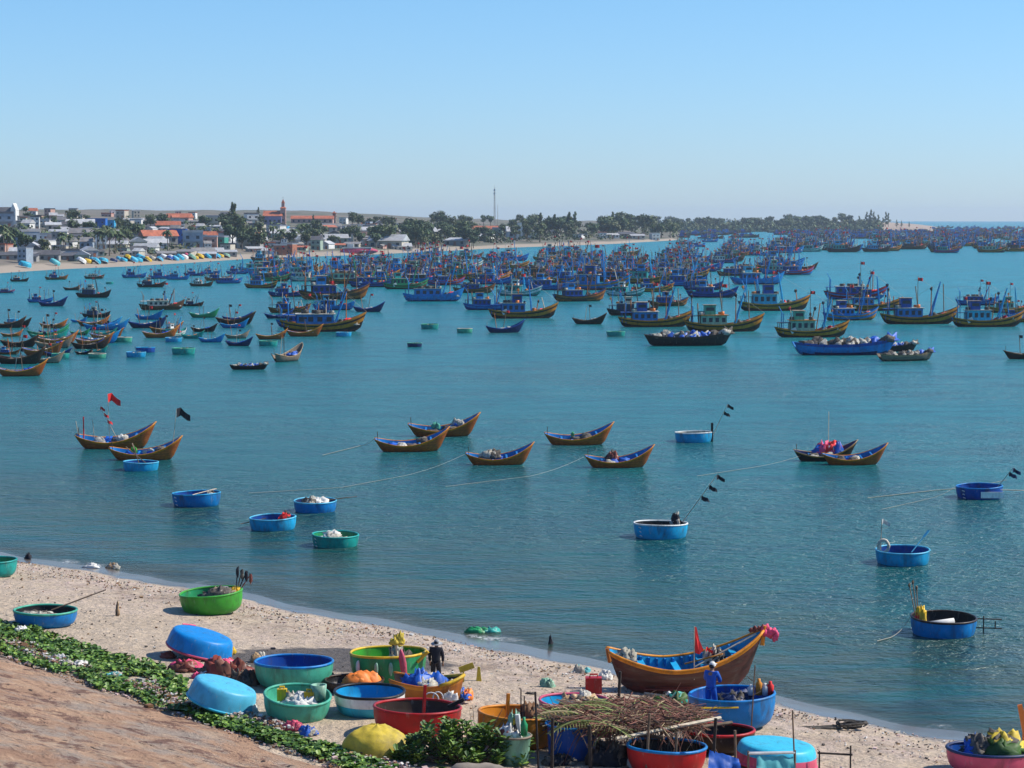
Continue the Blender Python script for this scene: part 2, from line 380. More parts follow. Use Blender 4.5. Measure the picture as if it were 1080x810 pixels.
# ------------------------------------------------------------------ water
def water_material():
    m=bpy.data.materials.new('sea_water'); nt=nodes(m); L=nt.links.new
    out=N(nt,'ShaderNodeOutputMaterial'); b=N(nt,'ShaderNodeBsdfPrincipled'); L(b.outputs[0],out.inputs[0])
    tc=N(nt,'ShaderNodeTexCoord'); ob=tc.outputs['Object']
    S=N(nt,'ShaderNodeAttribute',attribute_name='off').outputs['Fac']    # metres from the waterline
    def noi(st,det=4,rough=.6,rot=0,dist=0):
        mp=N(nt,'ShaderNodeMapping'); mp.inputs['Scale'].default_value=st; mp.inputs['Rotation'].default_value=(0,0,R(rot)); L(ob,mp.inputs[0])
        n=N(nt,'ShaderNodeTexNoise'); n.inputs['Scale'].default_value=1; n.inputs['Detail'].default_value=det; n.inputs['Roughness'].default_value=rough; n.inputs['Distortion'].default_value=dist
        L(mp.outputs[0],n.inputs['Vector']); return n.outputs[0]
    def rng(x,a,b_,c=0,d=1):
        r=N(nt,'ShaderNodeMapRange'); L(x,r.inputs[0]); r.inputs[1].default_value=a; r.inputs[2].default_value=b_; r.inputs[3].default_value=c; r.inputs[4].default_value=d; return r.outputs[0]
    def mix(f,a,b_):
        x=N(nt,'ShaderNodeMix',data_type='RGBA'); L(f,x.inputs[0])
        for s_,q in ((6,a),(7,b_)):
            if isinstance(q,tuple): x.inputs[s_].default_value=(*q,1)
            else: L(q,x.inputs[s_])
        return x.outputs[2]
    def mth(op,a,b_):
        x=N(nt,'ShaderNodeMath',operation=op); L(a,x.inputs[0])
        if isinstance(b_,(int,float)): x.inputs[1].default_value=b_
        else: L(b_,x.inputs[1])
        return x.outputs[0]
    big=noi((.012,.03,1),4,.6,5)
    mid=noi((.13,.34,1),6,.65,-8,.6)
    c=mix(rng(S,5,60),(.009,.080,.070),(.006,.134,.140))
    c=mix(rng(S,60,420),c,(.008,.250,.283))
    c=mix(rng(mid,.44,.62,0,.55),c,(.004,.062,.080))
    murk=mth('MULTIPLY',rng(S,24,2),rng(noi((.10,.40,1),6,.7,36,.8),.40,.56))
    c=mix(mth('MULTIPLY',murk,.85),c,(.062,.072,.04))
    weed=mth('MULTIPLY',rng(S,12,1.5),rng(noi((.16,.8,1),6,.7,38,1.0),.53,.60)); c=mix(mth('MULTIPLY',weed,.7),c,(.012,.03,.03))
    # thin foam at the lip
    fo=mth('MULTIPLY',rng(S,1.0,.2),rng(noi((.22,.22,1),5,.7,40),.56,.63))
    fo=mth('MULTIPLY',fo,rng(noi((3,3,1),4,.7),.4,.55))
    c=mix(fo,c,(.75,.75,.72))
    L(c,b.inputs['Base Color'])
    b.inputs['IOR'].default_value=1.33; b.inputs['Specular IOR Level'].default_value=.36
    L(rng(S,0,400,.20,.26),b.inputs['Roughness'])
    al=rng(S,-.1,3.0,.45,1); al=mth('MAXIMUM',al,fo); L(al,b.inputs['Alpha'])
    w1=noi((.9,1.7,1),4,.6,14,.5); w2=noi((3.0,4.0,1),3,.6,-14,.6); w3=noi((.16,.30,1),3,.5,25)
    h=mth('ADD',mth('MULTIPLY',w1,.75),mth('MULTIPLY',w2,.30)); h=mth('ADD',h,mth('MULTIPLY',w3,.7))
    bp=N(nt,'ShaderNodeBump'); L(h,bp.inputs['Height'])
    bp.inputs['Distance'].default_value=1.15
    st=mth('MULTIPLY',rng(S,0,12,.35,1.0),rng(big,.35,.65,.6,1.0)); L(st,bp.inputs['Strength'])
    L(bp.outputs[0],b.inputs['Normal'])
    return m
ang=np.linspace(R(-40),R(40),300); rad=50*(8500/50)**np.linspace(0,1,420)
A,RR=np.meshgrid(ang,rad); X=RR*np.tan(A); Y=RR*np.ones_like(A)
S=-shore_s(X,Y)
keep=Y
grid_mesh('sea',X,Y,np.zeros_like(X),water_material(),{'off':S})

# ------------------------------------------------------------------ far land
FS=[(-400,293),(-250,291),(0,288),(60,284),(130,281),(200,277),(260,273),(300,271.5),(400,268),(480,264),(540,261),(600,259),(650,257),(700,254),(722,253)]
FPX=np.array([a for a,b in FS]); FD=np.array([H*F/(b-HY) for a,b in FS])
HFX=[-400,320,390,460,560,640,700,722]; HFV=[1,.98,.82,.62,.45,.40,.25,0]
def farz(px,D):
    u=D-np.interp(px,FPX,FD); hf=np.interp(px,HFX,HFV); e=np.clip((722-px)/14,0,1)
    z=np.where(u<0,u*.05,1.6*np.minimum(1,np.maximum(u,0)/40)+hf*23*(1-np.exp(-np.maximum(0,u-45)/560)))
    return z*e-(1-e)*1.5
def hedz(px,D):
    h=np.interp(px,[600,680,730,800,880,930,960,985,992],[-2,3,6,8,9,8.5,5.5,1.0,-2])
    a=np.clip((D-2500)/260,-1,1); p=np.where(a>0,np.sqrt(np.maximum(a,0)),a*.3)
    b_=np.clip((3700-D)/300,-1,1)
    return np.where(h>0,h*p*np.where(b_>0,1,b_),h)
def land_material(name,base_,dry,green,attr):
    m=bpy.data.materials.new(name); nt=nodes(m); L=nt.links.new
    out=N(nt,'ShaderNodeOutputMaterial'); b=N(nt,'ShaderNodeBsdfPrincipled'); L(b.outputs[0],out.inputs[0])
    tc=N(nt,'ShaderNodeTexCoord'); n=N(nt,'ShaderNodeTexNoise'); n.inputs['Scale'].default_value=.018; n.inputs['Detail'].default_value=8; n.inputs['Roughness'].default_value=.7; L(tc.outputs['Object'],n.inputs['Vector'])
    a=N(nt,'ShaderNodeAttribute',attribute_name=attr)
    r=N(nt,'ShaderNodeMapRange'); L(n.outputs[0],r.inputs[0]); r.inputs[1].default_value=.42; r.inputs[2].default_value=.58
    m1=N(nt,'ShaderNodeMix',data_type='RGBA'); L(r.outputs[0],m1.inputs[0]); m1.inputs[6].default_value=(*dry,1); m1.inputs[7].default_value=(*green,1)
    m2=N(nt,'ShaderNodeMix',data_type='RGBA'); L(a.outputs['Fac'],m2.inputs[0]); L(m1.outputs[2],m2.inputs[6]); m2.inputs[7].default_value=(*base_,1)
    L(m2.outputs[2],b.inputs['Base Color']); b.inputs['Roughness'].default_value=.95
    return m
pxs=np.arange(-400,724,4.); us=np.concatenate([np.arange(-40,60,5),np.arange(60,400,20),np.arange(400,1700,60)])
PX,U=np.meshgrid(pxs,us); D=np.interp(PX,FPX,FD)+U
Z=farz(PX,D)+np.where(U>300,1.6,.3)*np.array([noise.fractal(Vector((a*.02,b*.004,0)),1,2,3) for a,b in zip(PX.ravel(),D.ravel())]).reshape(PX.shape)*(U>0)
sandm=np.clip((38-U)/10,0,1)
grid_mesh('far_shore',(PX-540)/F*D,D,Z,land_material('far_land',(.33,.27,.20),(.17,.14,.105),(.08,.09,.05),'sand'),{'sand':sandm})
pxs=np.arange(600,994,3.); ds=np.concatenate([np.arange(2440,2800,15),np.arange(2800,3760,60)])
PX,D=np.meshgrid(pxs,ds)
Z=hedz(PX,D)+.8*np.array([noise.fractal(Vector((a*.06,b*.01,7)),1,2,3) for a,b in zip(PX.ravel(),D.ravel())]).reshape(PX.shape)*(hedz(PX,D)>1)
sandm=np.clip((PX-868)/25,0,.9)
grid_mesh('headland',(PX-540)/F*D,D,Z,land_material('headland_land',(.36,.27,.20),(.15,.13,.09),(.08,.09,.05),'sand'),{'sand':np.clip(sandm,0,1)})
def far_at(px,py,fn=None):       # point of the far land seen at a pixel
    fn=fn or farz
    lo=float(np.interp(px,FPX,FD)) if fn is farz else 2500.
    for D in np.arange(lo-4,lo+1700,4):
        z=float(fn(px,D)); yy=HY+(H-z)*F/D
        if yy<=py: break
    return Vector(((px-540)/F*D,D,z))

# ------------------------------------------------------------------ boats: hulls
def hull_parts(Lh, beam, hs, hm, hb, root, mats, nst=26, nk=9, stern_w=0., rake=.16, tmin=.36, keelz=-.35, stripe=.14, rail_mat=None, rail_r=.05, deck=None, bandk=0, spw=2.1):
    def sheer(t): return Lh*(hm+(hb-hm)*max(0,(t-tmin)/(1-tmin))**spw+(hs-hm)*max(0,(tmin-t)/tmin)**1.6)
    def bw(t):
        w=math.sin(PI*min(1,max(0,t))**1.05)**.62 if 0<t<1 else 0
        if t<.45: w=max(w, stern_w + (1-stern_w)*w)
        return max(.012,w)*beam/2
    rows=[]; inner=[]
    for i in range(nst+1):
        t=i/nst; zs=sheer(t); b=bw(t); e=abs(2*t-1)**4
        zk=keelz+(zs-keelz)*.30*e
        o=[];q=[]
        for k in range(nk+1):
            a=k/nk*PI/2; h=1-math.cos(a); y=b*(math.sin(a)**.75)*(.86+.14*h); z=zk+(zs-zk)*(h**.9)
            rk=rake if t>.5 else rake*.8
            fr=(z-keelz)/(zs-keelz)
            x=(t-.5)*Lh*(1-rk*2*(1-fr)*abs(2*t-1)**1.5)
            o.append((x,y,z)); 
        rows.append(o)
        for k in range(nk+1):
            x,y,z=o[k]; 
            q.append((x*.975,max(0,y-.05-.01*Lh*.2),z))
        inner.append(q)
    mb=MB(); 
    for side in (1,-1):
        vs=[(x,y*side,z) for r_ in rows for (x,y,z) in r_]; fs=[];ms=[]
        o=len(mb.v); mb.v+=vs; W=nk+1
        for i in range(nst):
            for k in range(nk):
                f=(o+i*W+k,o+(i+1)*W+k,o+(i+1)*W+k+1,o+i*W+k+1); f=f if side==1 else f[::-1]
                z=(vs[i*W+k][2]+vs[i*W+k+1][2])/2; zs=rows[i][nk][2]
                if k>=nk-1-bandk: mi=0 if (bandk>2 and k==nk-2) else 1
                elif z<keelz+ (hm*Lh-keelz)*.42: mi=2
                else: mi=0
                mb.f.append(f[::-1]); mb.m.append(mi)
        # inner skin down to the deck height
        dz = deck if deck is not None else hm*Lh*.35
        o=len(mb.v); W=4
        for i in range(nst+1):
            x,y,z=rows[i][nk]; t=i/nst
            zd=min(z-.05, dz+(z-hm*Lh)*.45); zd=max(zd,rows[i][0][2]+.04); wt=min(.045,y*.3)
            for q in range(4):
                fq=q/3; zz=z+(zd-z)*fq; kk=nk
                while kk>0 and rows[i][kk-1][2]>zz: kk-=1
                a_=rows[i][max(0,kk-1)]; b_=rows[i][kk]; f_=(zz-a_[2])/max(1e-6,b_[2]-a_[2]) if kk>0 else 0
                f_=min(1,max(0,f_)); xo=a_[0]+(b_[0]-a_[0])*f_; yo=a_[1]+(b_[1]-a_[1])*f_
                mb.v.append((xo*.985,max(.003,min(yo-wt,yo*.93))*side,zz))
        for i in range(nst):
            for k in range(3):
                f=(o+i*W+k,o+(i+1)*W+k,o+(i+1)*W+k+1,o+i*W+k+1); mb.f.append(f if side==-1 else f[::-1]); mb.m.append(3)
            if side==1: pass
        if side==1: oA=o
        else:
            for i in range(nst):
                mb.f.append((oA+i*W+3,oA+(i+1)*W+3,o+(i+1)*W+3,o+i*W+3)); mb.m.append(4 if len(mats)>4 else 3)
        # gunwale top closing
        oo=len(mb.v)
        for i in range(nst+1):
            x,y,z=rows[i][nk]; mb.v.append((x,y*side,z)); mb.v.append((x*.985,max(.003,min(y-min(.045,y*.3),y*.93))*side,z))
        for i in range(nst):
            f=(oo+2*i,oo+2*i+2,oo+2*i+3,oo+2*i+1); mb.f.append(f); mb.m.append(1)
    h=mb.build('hull',mats,root,smooth=True)
    if rail_mat:
        g=MB()
        for side in (1,-1):
            g.tube([(rows[i][nk][0],rows[i][nk][1]*side,rows[i][nk][2]+rail_r*.3) for i in range(nst+1)],rail_r,5)
        g.build('gunwale',rail_mat,root,smooth=True)
    def info(t):
        i=min(nst,max(0,int(round(t*nst)))); x,y,z=rows[i][nk]; return x,y,z
    return info, (lambda t: min(info(t)[2]-.05,(deck if deck is not None else hm*Lh*.35)+(info(t)[2]-hm*Lh)*.45))

def flag_mesh(mb,p,w,h,mi=0,dirx=1,seed=0):
    n=5; vs=[]
    for i in range(n+1):
        for j in range(2):
            x=w*i/n; vs.append((p[0]+x*dirx, p[1]+.12*w*math.sin(i*1.4+seed)+(.012 if 0 else 0), p[2]+h*j-.12*h*(i/n)))
    b=[(v[0],v[1]+.015,v[2]) for v in vs]
    fs=[(2*i,2*i+2,2*i+3,2*i+1) for i in range(n)]
    mb.add(vs,fs,mi); mb.add(b,[f[::-1] for f in fs],mi)

def trawler_proto(seed,L=12.,style=0):
    rnd=random.Random(seed); root=empty('fishing_boat',(0,0,0))
    info,dk=hull_parts(L,L*.27,.135,.09,.225,root,['navy','ochre','keel','blue','tan'],nst=20,nk=10,stern_w=.45,rake=.10,keelz=-.4,deck=L*.055,bandk=3,spw=2.5)
    d0=dk(.3)
    c0=-L*.30; c1=L*(.02 if style!=2 else .12); ch=1.65+.35*rnd.random(); cw=L*.165
    mb=MB(); mb.box(((c0+c1)/2,0,d0+ch/2),(c1-c0,cw,ch)); cab=mb.build('cabin','blue',root)
    mb=MB()
    mb.box(((c0+c1)/2,0,d0+ch+.05),(c1-c0+.5,cw+.45,.1)); mb.build('cabin_roof','cream',cab)
    n=4
    for i in range(n):
        xx=c0+(c1-c0)*(i+.5)/n
        w_=MB(); w_.box((xx,0,d0+ch*.62),((c1-c0)/n*.55,cw+.05,ch*.38)); w_.build('window','glass',cab)
    if style in (0,1):
        w0=c0+(c1-c0)*(.15 if style==0 else .45); w1=w0+(c1-c0)*.42; hh=1.4
        mb=MB(); mb.box(((w0+w1)/2,0,d0+ch+.1+hh/2),(w1-w0,cw*.75,hh)); whl=mb.build('wheelhouse','lightblue',root)
        mb=MB(); mb.box(((w0+w1)/2,0,d0+ch+.1+hh*.6),((w1-w0)*.75,cw*.75+.06,hh*.35)); mb.box((w1,0,d0+ch+.1+hh*.6),(.06,cw*.55,hh*.35)); mb.build('window','glass',whl)
        mb=MB(); mb.box(((w0+w1)/2,0,d0+ch+.15+hh),(w1-w0+.35,cw*.75+.3,.08)); mb.build('wheelhouse_roof','tan',whl)
    # stern awning frame
    mb=MB(); a0=-L*.45; a1=c0-.1; ah=d0+1.6
    for x in (a0,a1):
        for y in (-cw*.45,cw*.45): mb.tube([(x,y,d0),(x,y,ah)],.05,4)
    mb.box(((a0+a1)/2,0,ah+.03),(a1-a0+.3,cw+.1,.06)); mb.build('awning','blue',root)
    # A-frame boom and masts
    mb=MB(); bx=L*.12; top=(bx+L*(.10+.08*rnd.random())*(1 if style!=1 else -.4),0,d0+4.6+1.4*rnd.random()); tv=Vector(top)
    for y in (-.75,.75): mb.tube([(bx,y,d0),top],[.12,.08],5)
    for f_ in (.2,.4,.6,.78): a_=Vector((bx,-.75,d0)).lerp(tv,f_); b_=Vector((bx,.75,d0)).lerp(tv,f_); mb.tube([a_,b_],.05,4)
    mb.build('boom','blue',root); mb=MB()
    gx=-L*.40
    mb.tube([(gx,-.9,d0),(gx,-.8,d0+3.1),(gx,.8,d0+3.1),(gx,.9,d0)],.08,4); mb.tube([(gx,0,d0+3.1),(gx-.6,0,d0+4.2)],.06,4)
    mb.build('gallows','blue',root)
    mb=MB(); mx=c1-.6; mh=d0+ch+3.6+rnd.random()*1.8
    mb.tube([(mx,0,d0+ch),(mx,0,mh)],[.06,.035],5); mb.tube([(mx-.6,0,mh-.6),(mx+.6,0,mh-.6)],.03,4); mast=mb.build('mast','wood',root)
    mb=MB(); flag_mesh(mb,(mx,0,mh-.75),.75,.5,0,1,seed); mb.build('flag','redcloth',mast)
    for k in range(6):
        xx=L*rnd.uniform(-.42,.34); yy=rnd.uniform(-.8,.8); hh=rnd.uniform(2.2,5.6); mb=MB(); q_=(xx+rnd.uniform(-.9,.9),yy,d0+hh); mb.tube([(xx,yy,d0),q_],.075,4)
        if rnd.random()<.45: mb.blob((q_[0],q_[1],q_[2]-.3),(.22,.1,.26),k,.4,6,5,mi=1)
        mb.build('pole',[rnd.choice(['wood','blue','bamboo','rust','deep']),rnd.choice(['redcloth','blackcloth','blackcloth','orangetarp'])],root)
    # deck clutter
    mb=MB()
    for k in range(9): mb.blob((L*(.08+.3*rnd.random()),(rnd.random()-.5)*1.3,dk(.7)+.15+.3*rnd.random()),(.35+.35*rnd.random(),.4,.35+.3*rnd.random()),seed+k,.5,8,5,mi=rnd.choice([0,0,1,2,3]),flat=True)
    for k in range(6): mb.box((rnd.uniform(c0,c1),rnd.uniform(-.8,.8),d0+ch+.3),(rnd.uniform(.3,1),rnd.uniform(.3,.8),rnd.uniform(.25,.6)),Matrix.Rotation(rnd.random(),3,'Z'),mi=rnd.choice([0,2,1,0]))
    for k in range(3): mb.blob((-L*(.38+.06*rnd.random()),(rnd.random()-.5)*1.2,d0+.2),(.5,.45,.4),seed+k+9,.4,8,5,mi=rnd.choice([0,1,3]),flat=True)
    mb.build('net_pile',['net','orangetarp','palenet','redcloth'],root,smooth=True)
    # round floats or basket carried on the side
    if seed%2:
        mb=MB(); mb.box((c0+.4,-cw*.62,d0+.45),(.95,.14,.7),Matrix.Rotation(R(-28),3,'Y')); mb.build('side_panel','foam',root)
    # rigging
    mb=MB(); mb.tube([(mx,0,mh-.2),info(.98)],.015,3); mb.tube([top,(c0,0,d0+ch)],.015,3); mb.build('rigging','rope',root)
    root['L']=L
    return root
def sampan_proto(seed,L=6.,load=True):
    rnd=random.Random(seed); root=empty('wooden_boat',(0,0,0))
    info,dk=hull_parts(L,L*.31,.17,.10,.33,root,['boatwood','gold','keel','blue','deep'],nst=20,nk=14,stern_w=.25,rake=.17,keelz=-.3,deck=L*.035,rail_mat='gold',rail_r=.04)
    for t in (.25,.42,.58,.74):
        x,y,z=info(t); mb=MB(); mb.box((x,0,z-.12),(.16,2*y-.1,.05)); mb.build('thwart','blue',root)
    if load:
        mb=MB()
        for k in range(4):
            t=.25+.45*rnd.random(); x,y,z=info(t)
            mb.blob((x,(rnd.random()-.5)*y,z-.22),(L*.09,L*.06,.34),seed+k,.4,9,6,mi=rnd.randrange(3),flat=True)
        mb.build('net_pile',['net','bluetarp','palenet'],root,smooth=True)
    x,y,z=info(.06); mb=MB(); mb.tube([(x,.05,z-.2),(x-.05,.05,z+L*.11)],.03,5); mb.build('stern_post','wood',root)
    if load and seed>=200:
        for k in range(2):
            t=rnd.uniform(.2,.75); x,y,z=info(t); hh=rnd.uniform(1.4,3.2); q_=(x+rnd.uniform(-.7,.7),y*.5,z+hh); mb=MB(); mb.tube([(x,y*.5,z-.4),q_],.05,4); mb.build('pole',rnd.choice(['wood','rust','bamboo']),root)
            if (seed+k)%2: mb=MB(); flag_mesh(mb,(q_[0],q_[1],q_[2]-.4),.5,.4,0,1,seed); mb.build('flag',rnd.choice(['redcloth','blackcloth']),root)
    root['L']=L; return root
def basket_mesh(root,Rr=1.27,depth=.85,outer='blue',rim='blue',inner='deep',floor=None,n=36,sq=0,seed=0,ropes=True,band=None,flat=False):
    rf=(lambda a: 1+.006*math.sin(3*a+seed)+.004*math.sin(5*a+seed*2)+.015*math.cos(2*a+seed*3)+sq*(math.cos(4*a)*-1))
    h=depth
    mb=MB(); prof=[(.02*Rr,.0),(.45*Rr,.005*h),(.66*Rr,.03*h),(.79*Rr,.10*h),(.88*Rr,.22*h),(.935*Rr,.38*h),(.97*Rr,.57*h),(.99*Rr,.75*h),(Rr,h)]
    if flat: prof=[(.02*Rr,0),(.5*Rr,0),(.80*Rr,.012*h),(.865*Rr,.05*h),(.905*Rr,.13*h),(.94*Rr,.30*h),(.965*Rr,.52*h),(.985*Rr,.76*h),(Rr,h)]
    mb.lathe(prof,n,0,rf,mis=[0]*6+[1 if band else 0]*2); mb.build('shell',[outer,band or outer],root,smooth=True)
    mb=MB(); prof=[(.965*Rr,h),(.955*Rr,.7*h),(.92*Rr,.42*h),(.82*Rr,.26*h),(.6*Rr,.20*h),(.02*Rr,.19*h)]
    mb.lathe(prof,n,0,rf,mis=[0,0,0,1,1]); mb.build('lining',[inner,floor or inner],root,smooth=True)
    mb=MB(); mb.tube([(Rr*.985*rf(2*PI*k/n)*math.cos(2*PI*k/n),Rr*.985*rf(2*PI*k/n)*math.sin(2*PI*k/n),h+.01+.008*math.sin(6*PI*k/n+seed)) for k in range(n)],.045,6,closed=True); mb.build('rim',rim,root,smooth=True)
    if ropes:
        a_rot=root.rotation_euler.z
        for k in range(3):
            mb=MB(); a=PI*1.2-a_rot; z_=h*(.85-.22*k); q_=.98-.03*k
            mb.tube([(Rr*q_*1.01*math.cos(a-.07),Rr*q_*1.01*math.sin(a-.07),z_),(Rr*(q_+.05)*math.cos(a),Rr*(q_+.05)*math.sin(a),z_+.02),(Rr*q_*1.01*math.cos(a+.07),Rr*q_*1.01*math.sin(a+.07),z_-.03)],.028,4)
            mb.build('rope_lashing','foam',root)

# ------------------------------------------------------------------ near basket boats on water
def float_basket(px,py,w,outer,rim,inner,floor,label,seed,tilt=(0,0)):
    p=atz(px,py,0); s=ppm(p); Rr=w/s/2; p.y+=Rr*.8
    root=empty('basket_boat',(p.x,p.y,-.28),(R(tilt[0]-1.8),R(tilt[1]),seed))
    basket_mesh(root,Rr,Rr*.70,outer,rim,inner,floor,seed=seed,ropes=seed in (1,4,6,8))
    tag(root,label,'basket boat','basket boats floating near the beach')
    root['Rr']=Rr; return root
def thing(mb,name,mats,label,cat,loc=(0,0,0),rot=(0,0,0),smooth=False,group=None):
    o=mb.build(name,mats,None,smooth,loc,rot); tag(o,label,cat,group); return o
def oar(p0,p1,label,m='wood'):
    p0=Vector(p0);p1=Vector(p1); L=(p1-p0).length; q=(p1-p0).to_track_quat('X','Z')
    root=empty('oar',p0,q.to_euler())
    mb=MB(); mb.tube([(0,0,0),(L*.75,0,0)],.028,6); mb.build('shaft',m,root)
    mb=MB(); mb.box((L*.86,0,0),(L*.3,.15,.025)); mb.build('blade',m,root)
    tag(root,label,'oar'); return root
def flagpole(p,h,lean,label,cloth='blackcloth',n=2,fs=.45):
    fs*=.6
    root=empty('marker_pole',p)
    top=Vector((lean[0],lean[1],h)); mb=MB(); mb.tube([(0,0,0),top],[.028,.015],5); mb.build('pole','bamboo',root)
    for k in range(n):
        mb=MB(); q=top*(1-.2*k); w_=fs*1.5; sgn=1; vs=[]
        for i_ in range(5):
            t_=i_/4
            for j_ in range(3): vs.append(q+Vector((w_*t_*.8,.25*w_*math.sin(t_*5+k),-.5*w_*j_/2*(1-.35*t_)-.45*w_*t_*t_+.08*w_*math.sin(j_*3+i_*2+k))))
        fs_=[(i_*3+j_,i_*3+3+j_,i_*3+4+j_,i_*3+1+j_) for i_ in range(4) for j_ in range(2)]
        mb.add(vs,fs_); mb.add([v_+Vector((0,.02,0)) for v_ in vs],[f_[::-1] for f_ in fs_]); mb.build('flag',cloth,root)
    tag(root,label,'marker pole'); return root
def heap(p,rad,mats,label,seed=0,cat='net',name='net_heap',n=7,amp=.4):
    n=int(n*1.6)+1 if n>3 else n
    rnd=random.Random(seed); mb=MB(); k_=len(mats) if isinstance(mats,list) else 1
    for k in range(n):
        a=rnd.random()*2*PI; q=rnd.random()*.55
        mb.blob((rad[0]*q*math.cos(a),rad[1]*q*math.sin(a),rad[2]*.2*rnd.random()),(rad[0]*(.35+.25*rnd.random()),rad[1]*.45,rad[2]*(.5+.6*rnd.random())),seed+k,amp,16,10,mi=k%k_,fr=4.2,flat=True)
    return thing(mb,name,mats,label,cat,p,smooth=True)

B={}
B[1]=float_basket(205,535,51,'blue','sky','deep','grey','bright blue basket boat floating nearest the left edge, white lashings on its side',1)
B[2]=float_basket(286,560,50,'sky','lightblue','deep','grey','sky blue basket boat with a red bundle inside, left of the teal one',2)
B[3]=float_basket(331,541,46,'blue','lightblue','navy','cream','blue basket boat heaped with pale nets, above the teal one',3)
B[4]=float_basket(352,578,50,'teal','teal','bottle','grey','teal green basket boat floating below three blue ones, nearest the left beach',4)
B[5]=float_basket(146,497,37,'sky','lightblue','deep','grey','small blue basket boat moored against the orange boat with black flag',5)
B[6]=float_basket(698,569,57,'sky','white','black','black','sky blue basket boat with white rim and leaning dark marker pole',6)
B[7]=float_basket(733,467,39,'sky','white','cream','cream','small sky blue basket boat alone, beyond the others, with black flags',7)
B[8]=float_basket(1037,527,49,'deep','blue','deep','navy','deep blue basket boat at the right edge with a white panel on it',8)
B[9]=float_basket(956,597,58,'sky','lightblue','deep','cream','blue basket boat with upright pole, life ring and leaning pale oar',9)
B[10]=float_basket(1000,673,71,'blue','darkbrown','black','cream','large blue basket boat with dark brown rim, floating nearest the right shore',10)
def bp(i,dx,dy,dz=0): 
    o=B[i]; r=o['Rr']; return Vector((o.location.x+dx*r,o.location.y+dy*r,o.location.z+r*.70+dz))
heap(bp(1,.55,.1,-.35),(.35,.3,.4),['net','palenet'],'small grey bundle in the bright blue basket boat at left',1)
oar(bp(1,-.1,-.6,.0),bp(1,.75,.3,.2),'pale oar resting across the bright blue basket boat at left','bamboo')
heap(bp(2,.5,0,-.3),(.4,.3,.42),['redcloth','net'],'red bundle inside the sky blue basket boat',2,'bundle','cloth_bundle')
oar(bp(2,-.3,.0,-.05),bp(2,-1.35,-.2,-.3),'short oar hanging over the side of the sky blue basket boat')
heap(bp(3,-.1,0,-.35),(.8,.6,.42),['palenet','net','foam'],'pale net heap filling the blue basket boat',3)
oar(bp(3,.4,0,.02),bp(3,1.9,.1,.22),'long oar sticking out right of the net-filled basket boat')
heap(bp(4,-.1,0,-.38),(.7,.5,.42),['palenet','foam','net'],'heap of pale net and bags in the floating teal basket boat',4)
oar(bp(5,.3,.1,-.1),bp(5,-.85,.1,.95),'crossed wooden oar in the small moored blue basket boat')
oar(bp(5,-.05,-.2,-.1),bp(5,-.45,-.1,1.2),'steeper wooden oar in the small moored blue basket boat')
heap(bp(6,.6,.1,-.3),(.4,.3,.65),['net','blackcloth','palenet'],'dark gear bundle at the right rim of the white-rimmed basket boat',6,'gear','gear_bundle')
flagpole(bp(6,.7,.1,-.2),2.6,(1.9,.2),'dark marker pole leaning right from the white-rimmed basket boat',n=3,fs=.55)
flagpole(bp(7,.9,.0,-.6),2.6,(1.2,0),'thin pole with black flags on the lone far basket boat',n=2,fs=.6)
mb=MB(); mb.tube([(0,0,-.9),(0,0,.7)],.09,6); thing(mb,'engine_shaft','rubber','dark outboard shaft on right side of the lone far basket boat','engine',bp(7,.98,-.1,0))
flagpole(bp(8,.75,.2,-.2),1.2,(.95,0),'short pole with navy flags on the right-edge basket boat','navy',2,.6)
mb=MB(); mb.box((0,0,0),(1.3,.05,.35)); thing(mb,'board','white','white board hung on the side of the right-edge basket boat','board',bp(8,.35,-1.0,-.35))
oar(bp(8,.3,-.6,-.1),bp(8,1.9,-.6,-.15),'pale oar reaching right from the right-edge basket boat','bamboo')
flagpole(bp(9,-.8,.1,-.1),1.5,(.05,0),'upright pole with pale rag on basket boat with life ring','whitecloth',1,.5)
mb=MB(); mb.tube([(.24*math.cos(a*PI/6),0,.3*math.sin(a*PI/6)) for a in range(12)],.08,6,closed=True); thing(mb,'life_ring','cream','pale life ring at the foot of the upright basket boat pole','life ring',bp(9,-.72,-.05,.18),smooth=True)
oar(bp(9,.3,-.1,-.1),bp(9,1.0,.3,.85),'pale blue oar leaning out of the basket boat with life ring','lightblue')
mb=MB(); mb.tube([(0,0,0),(1.0,.1,.12)],.13,8); thing(mb,'foam_roll','foam','white foam roll lying inside the dark-rimmed basket boat','roll',bp(10,-.5,-.3,-.22),smooth=True)
for k,(dx,dz) in enumerate(((-.32,1.35),(-.22,1.45),(-.1,1.2))):
    mb=MB(); mb.tube([(0,0,-.2),(dx,0,dz)],.02,4); mb.blob((dx,0,dz),(.05,.05,.09),k,.2,6,5); thing(mb,'stick','wood',['leftmost','middle','rightmost'][k]+' of three sticks standing in dark-rimmed basket boat','stick',bp(10,-.78+.04*k,.1*k,-.1))
heap(bp(10,-.72,-.1,-.2),(.28,.25,.5),['redcloth','yellow'],'red and yellow floats at the left rim of dark-rimmed basket boat',12,'floats','float_bundle')
mb=MB()
for z in (0,-.35,-.75): mb.tube([(0,0,z),(1.0,0,z-.03)],.025,4)
mb.tube([(.3,0,.1),(.3,0,-.85)],.025,4); mb.tube([(.75,0,-.1),(.75,0,-.4)],.025,4)
thing(mb,'rudder_frame','darkpole','dark metal frame hanging off right side of dark-rimmed basket boat','frame',bp(10,.98,0,-.05))

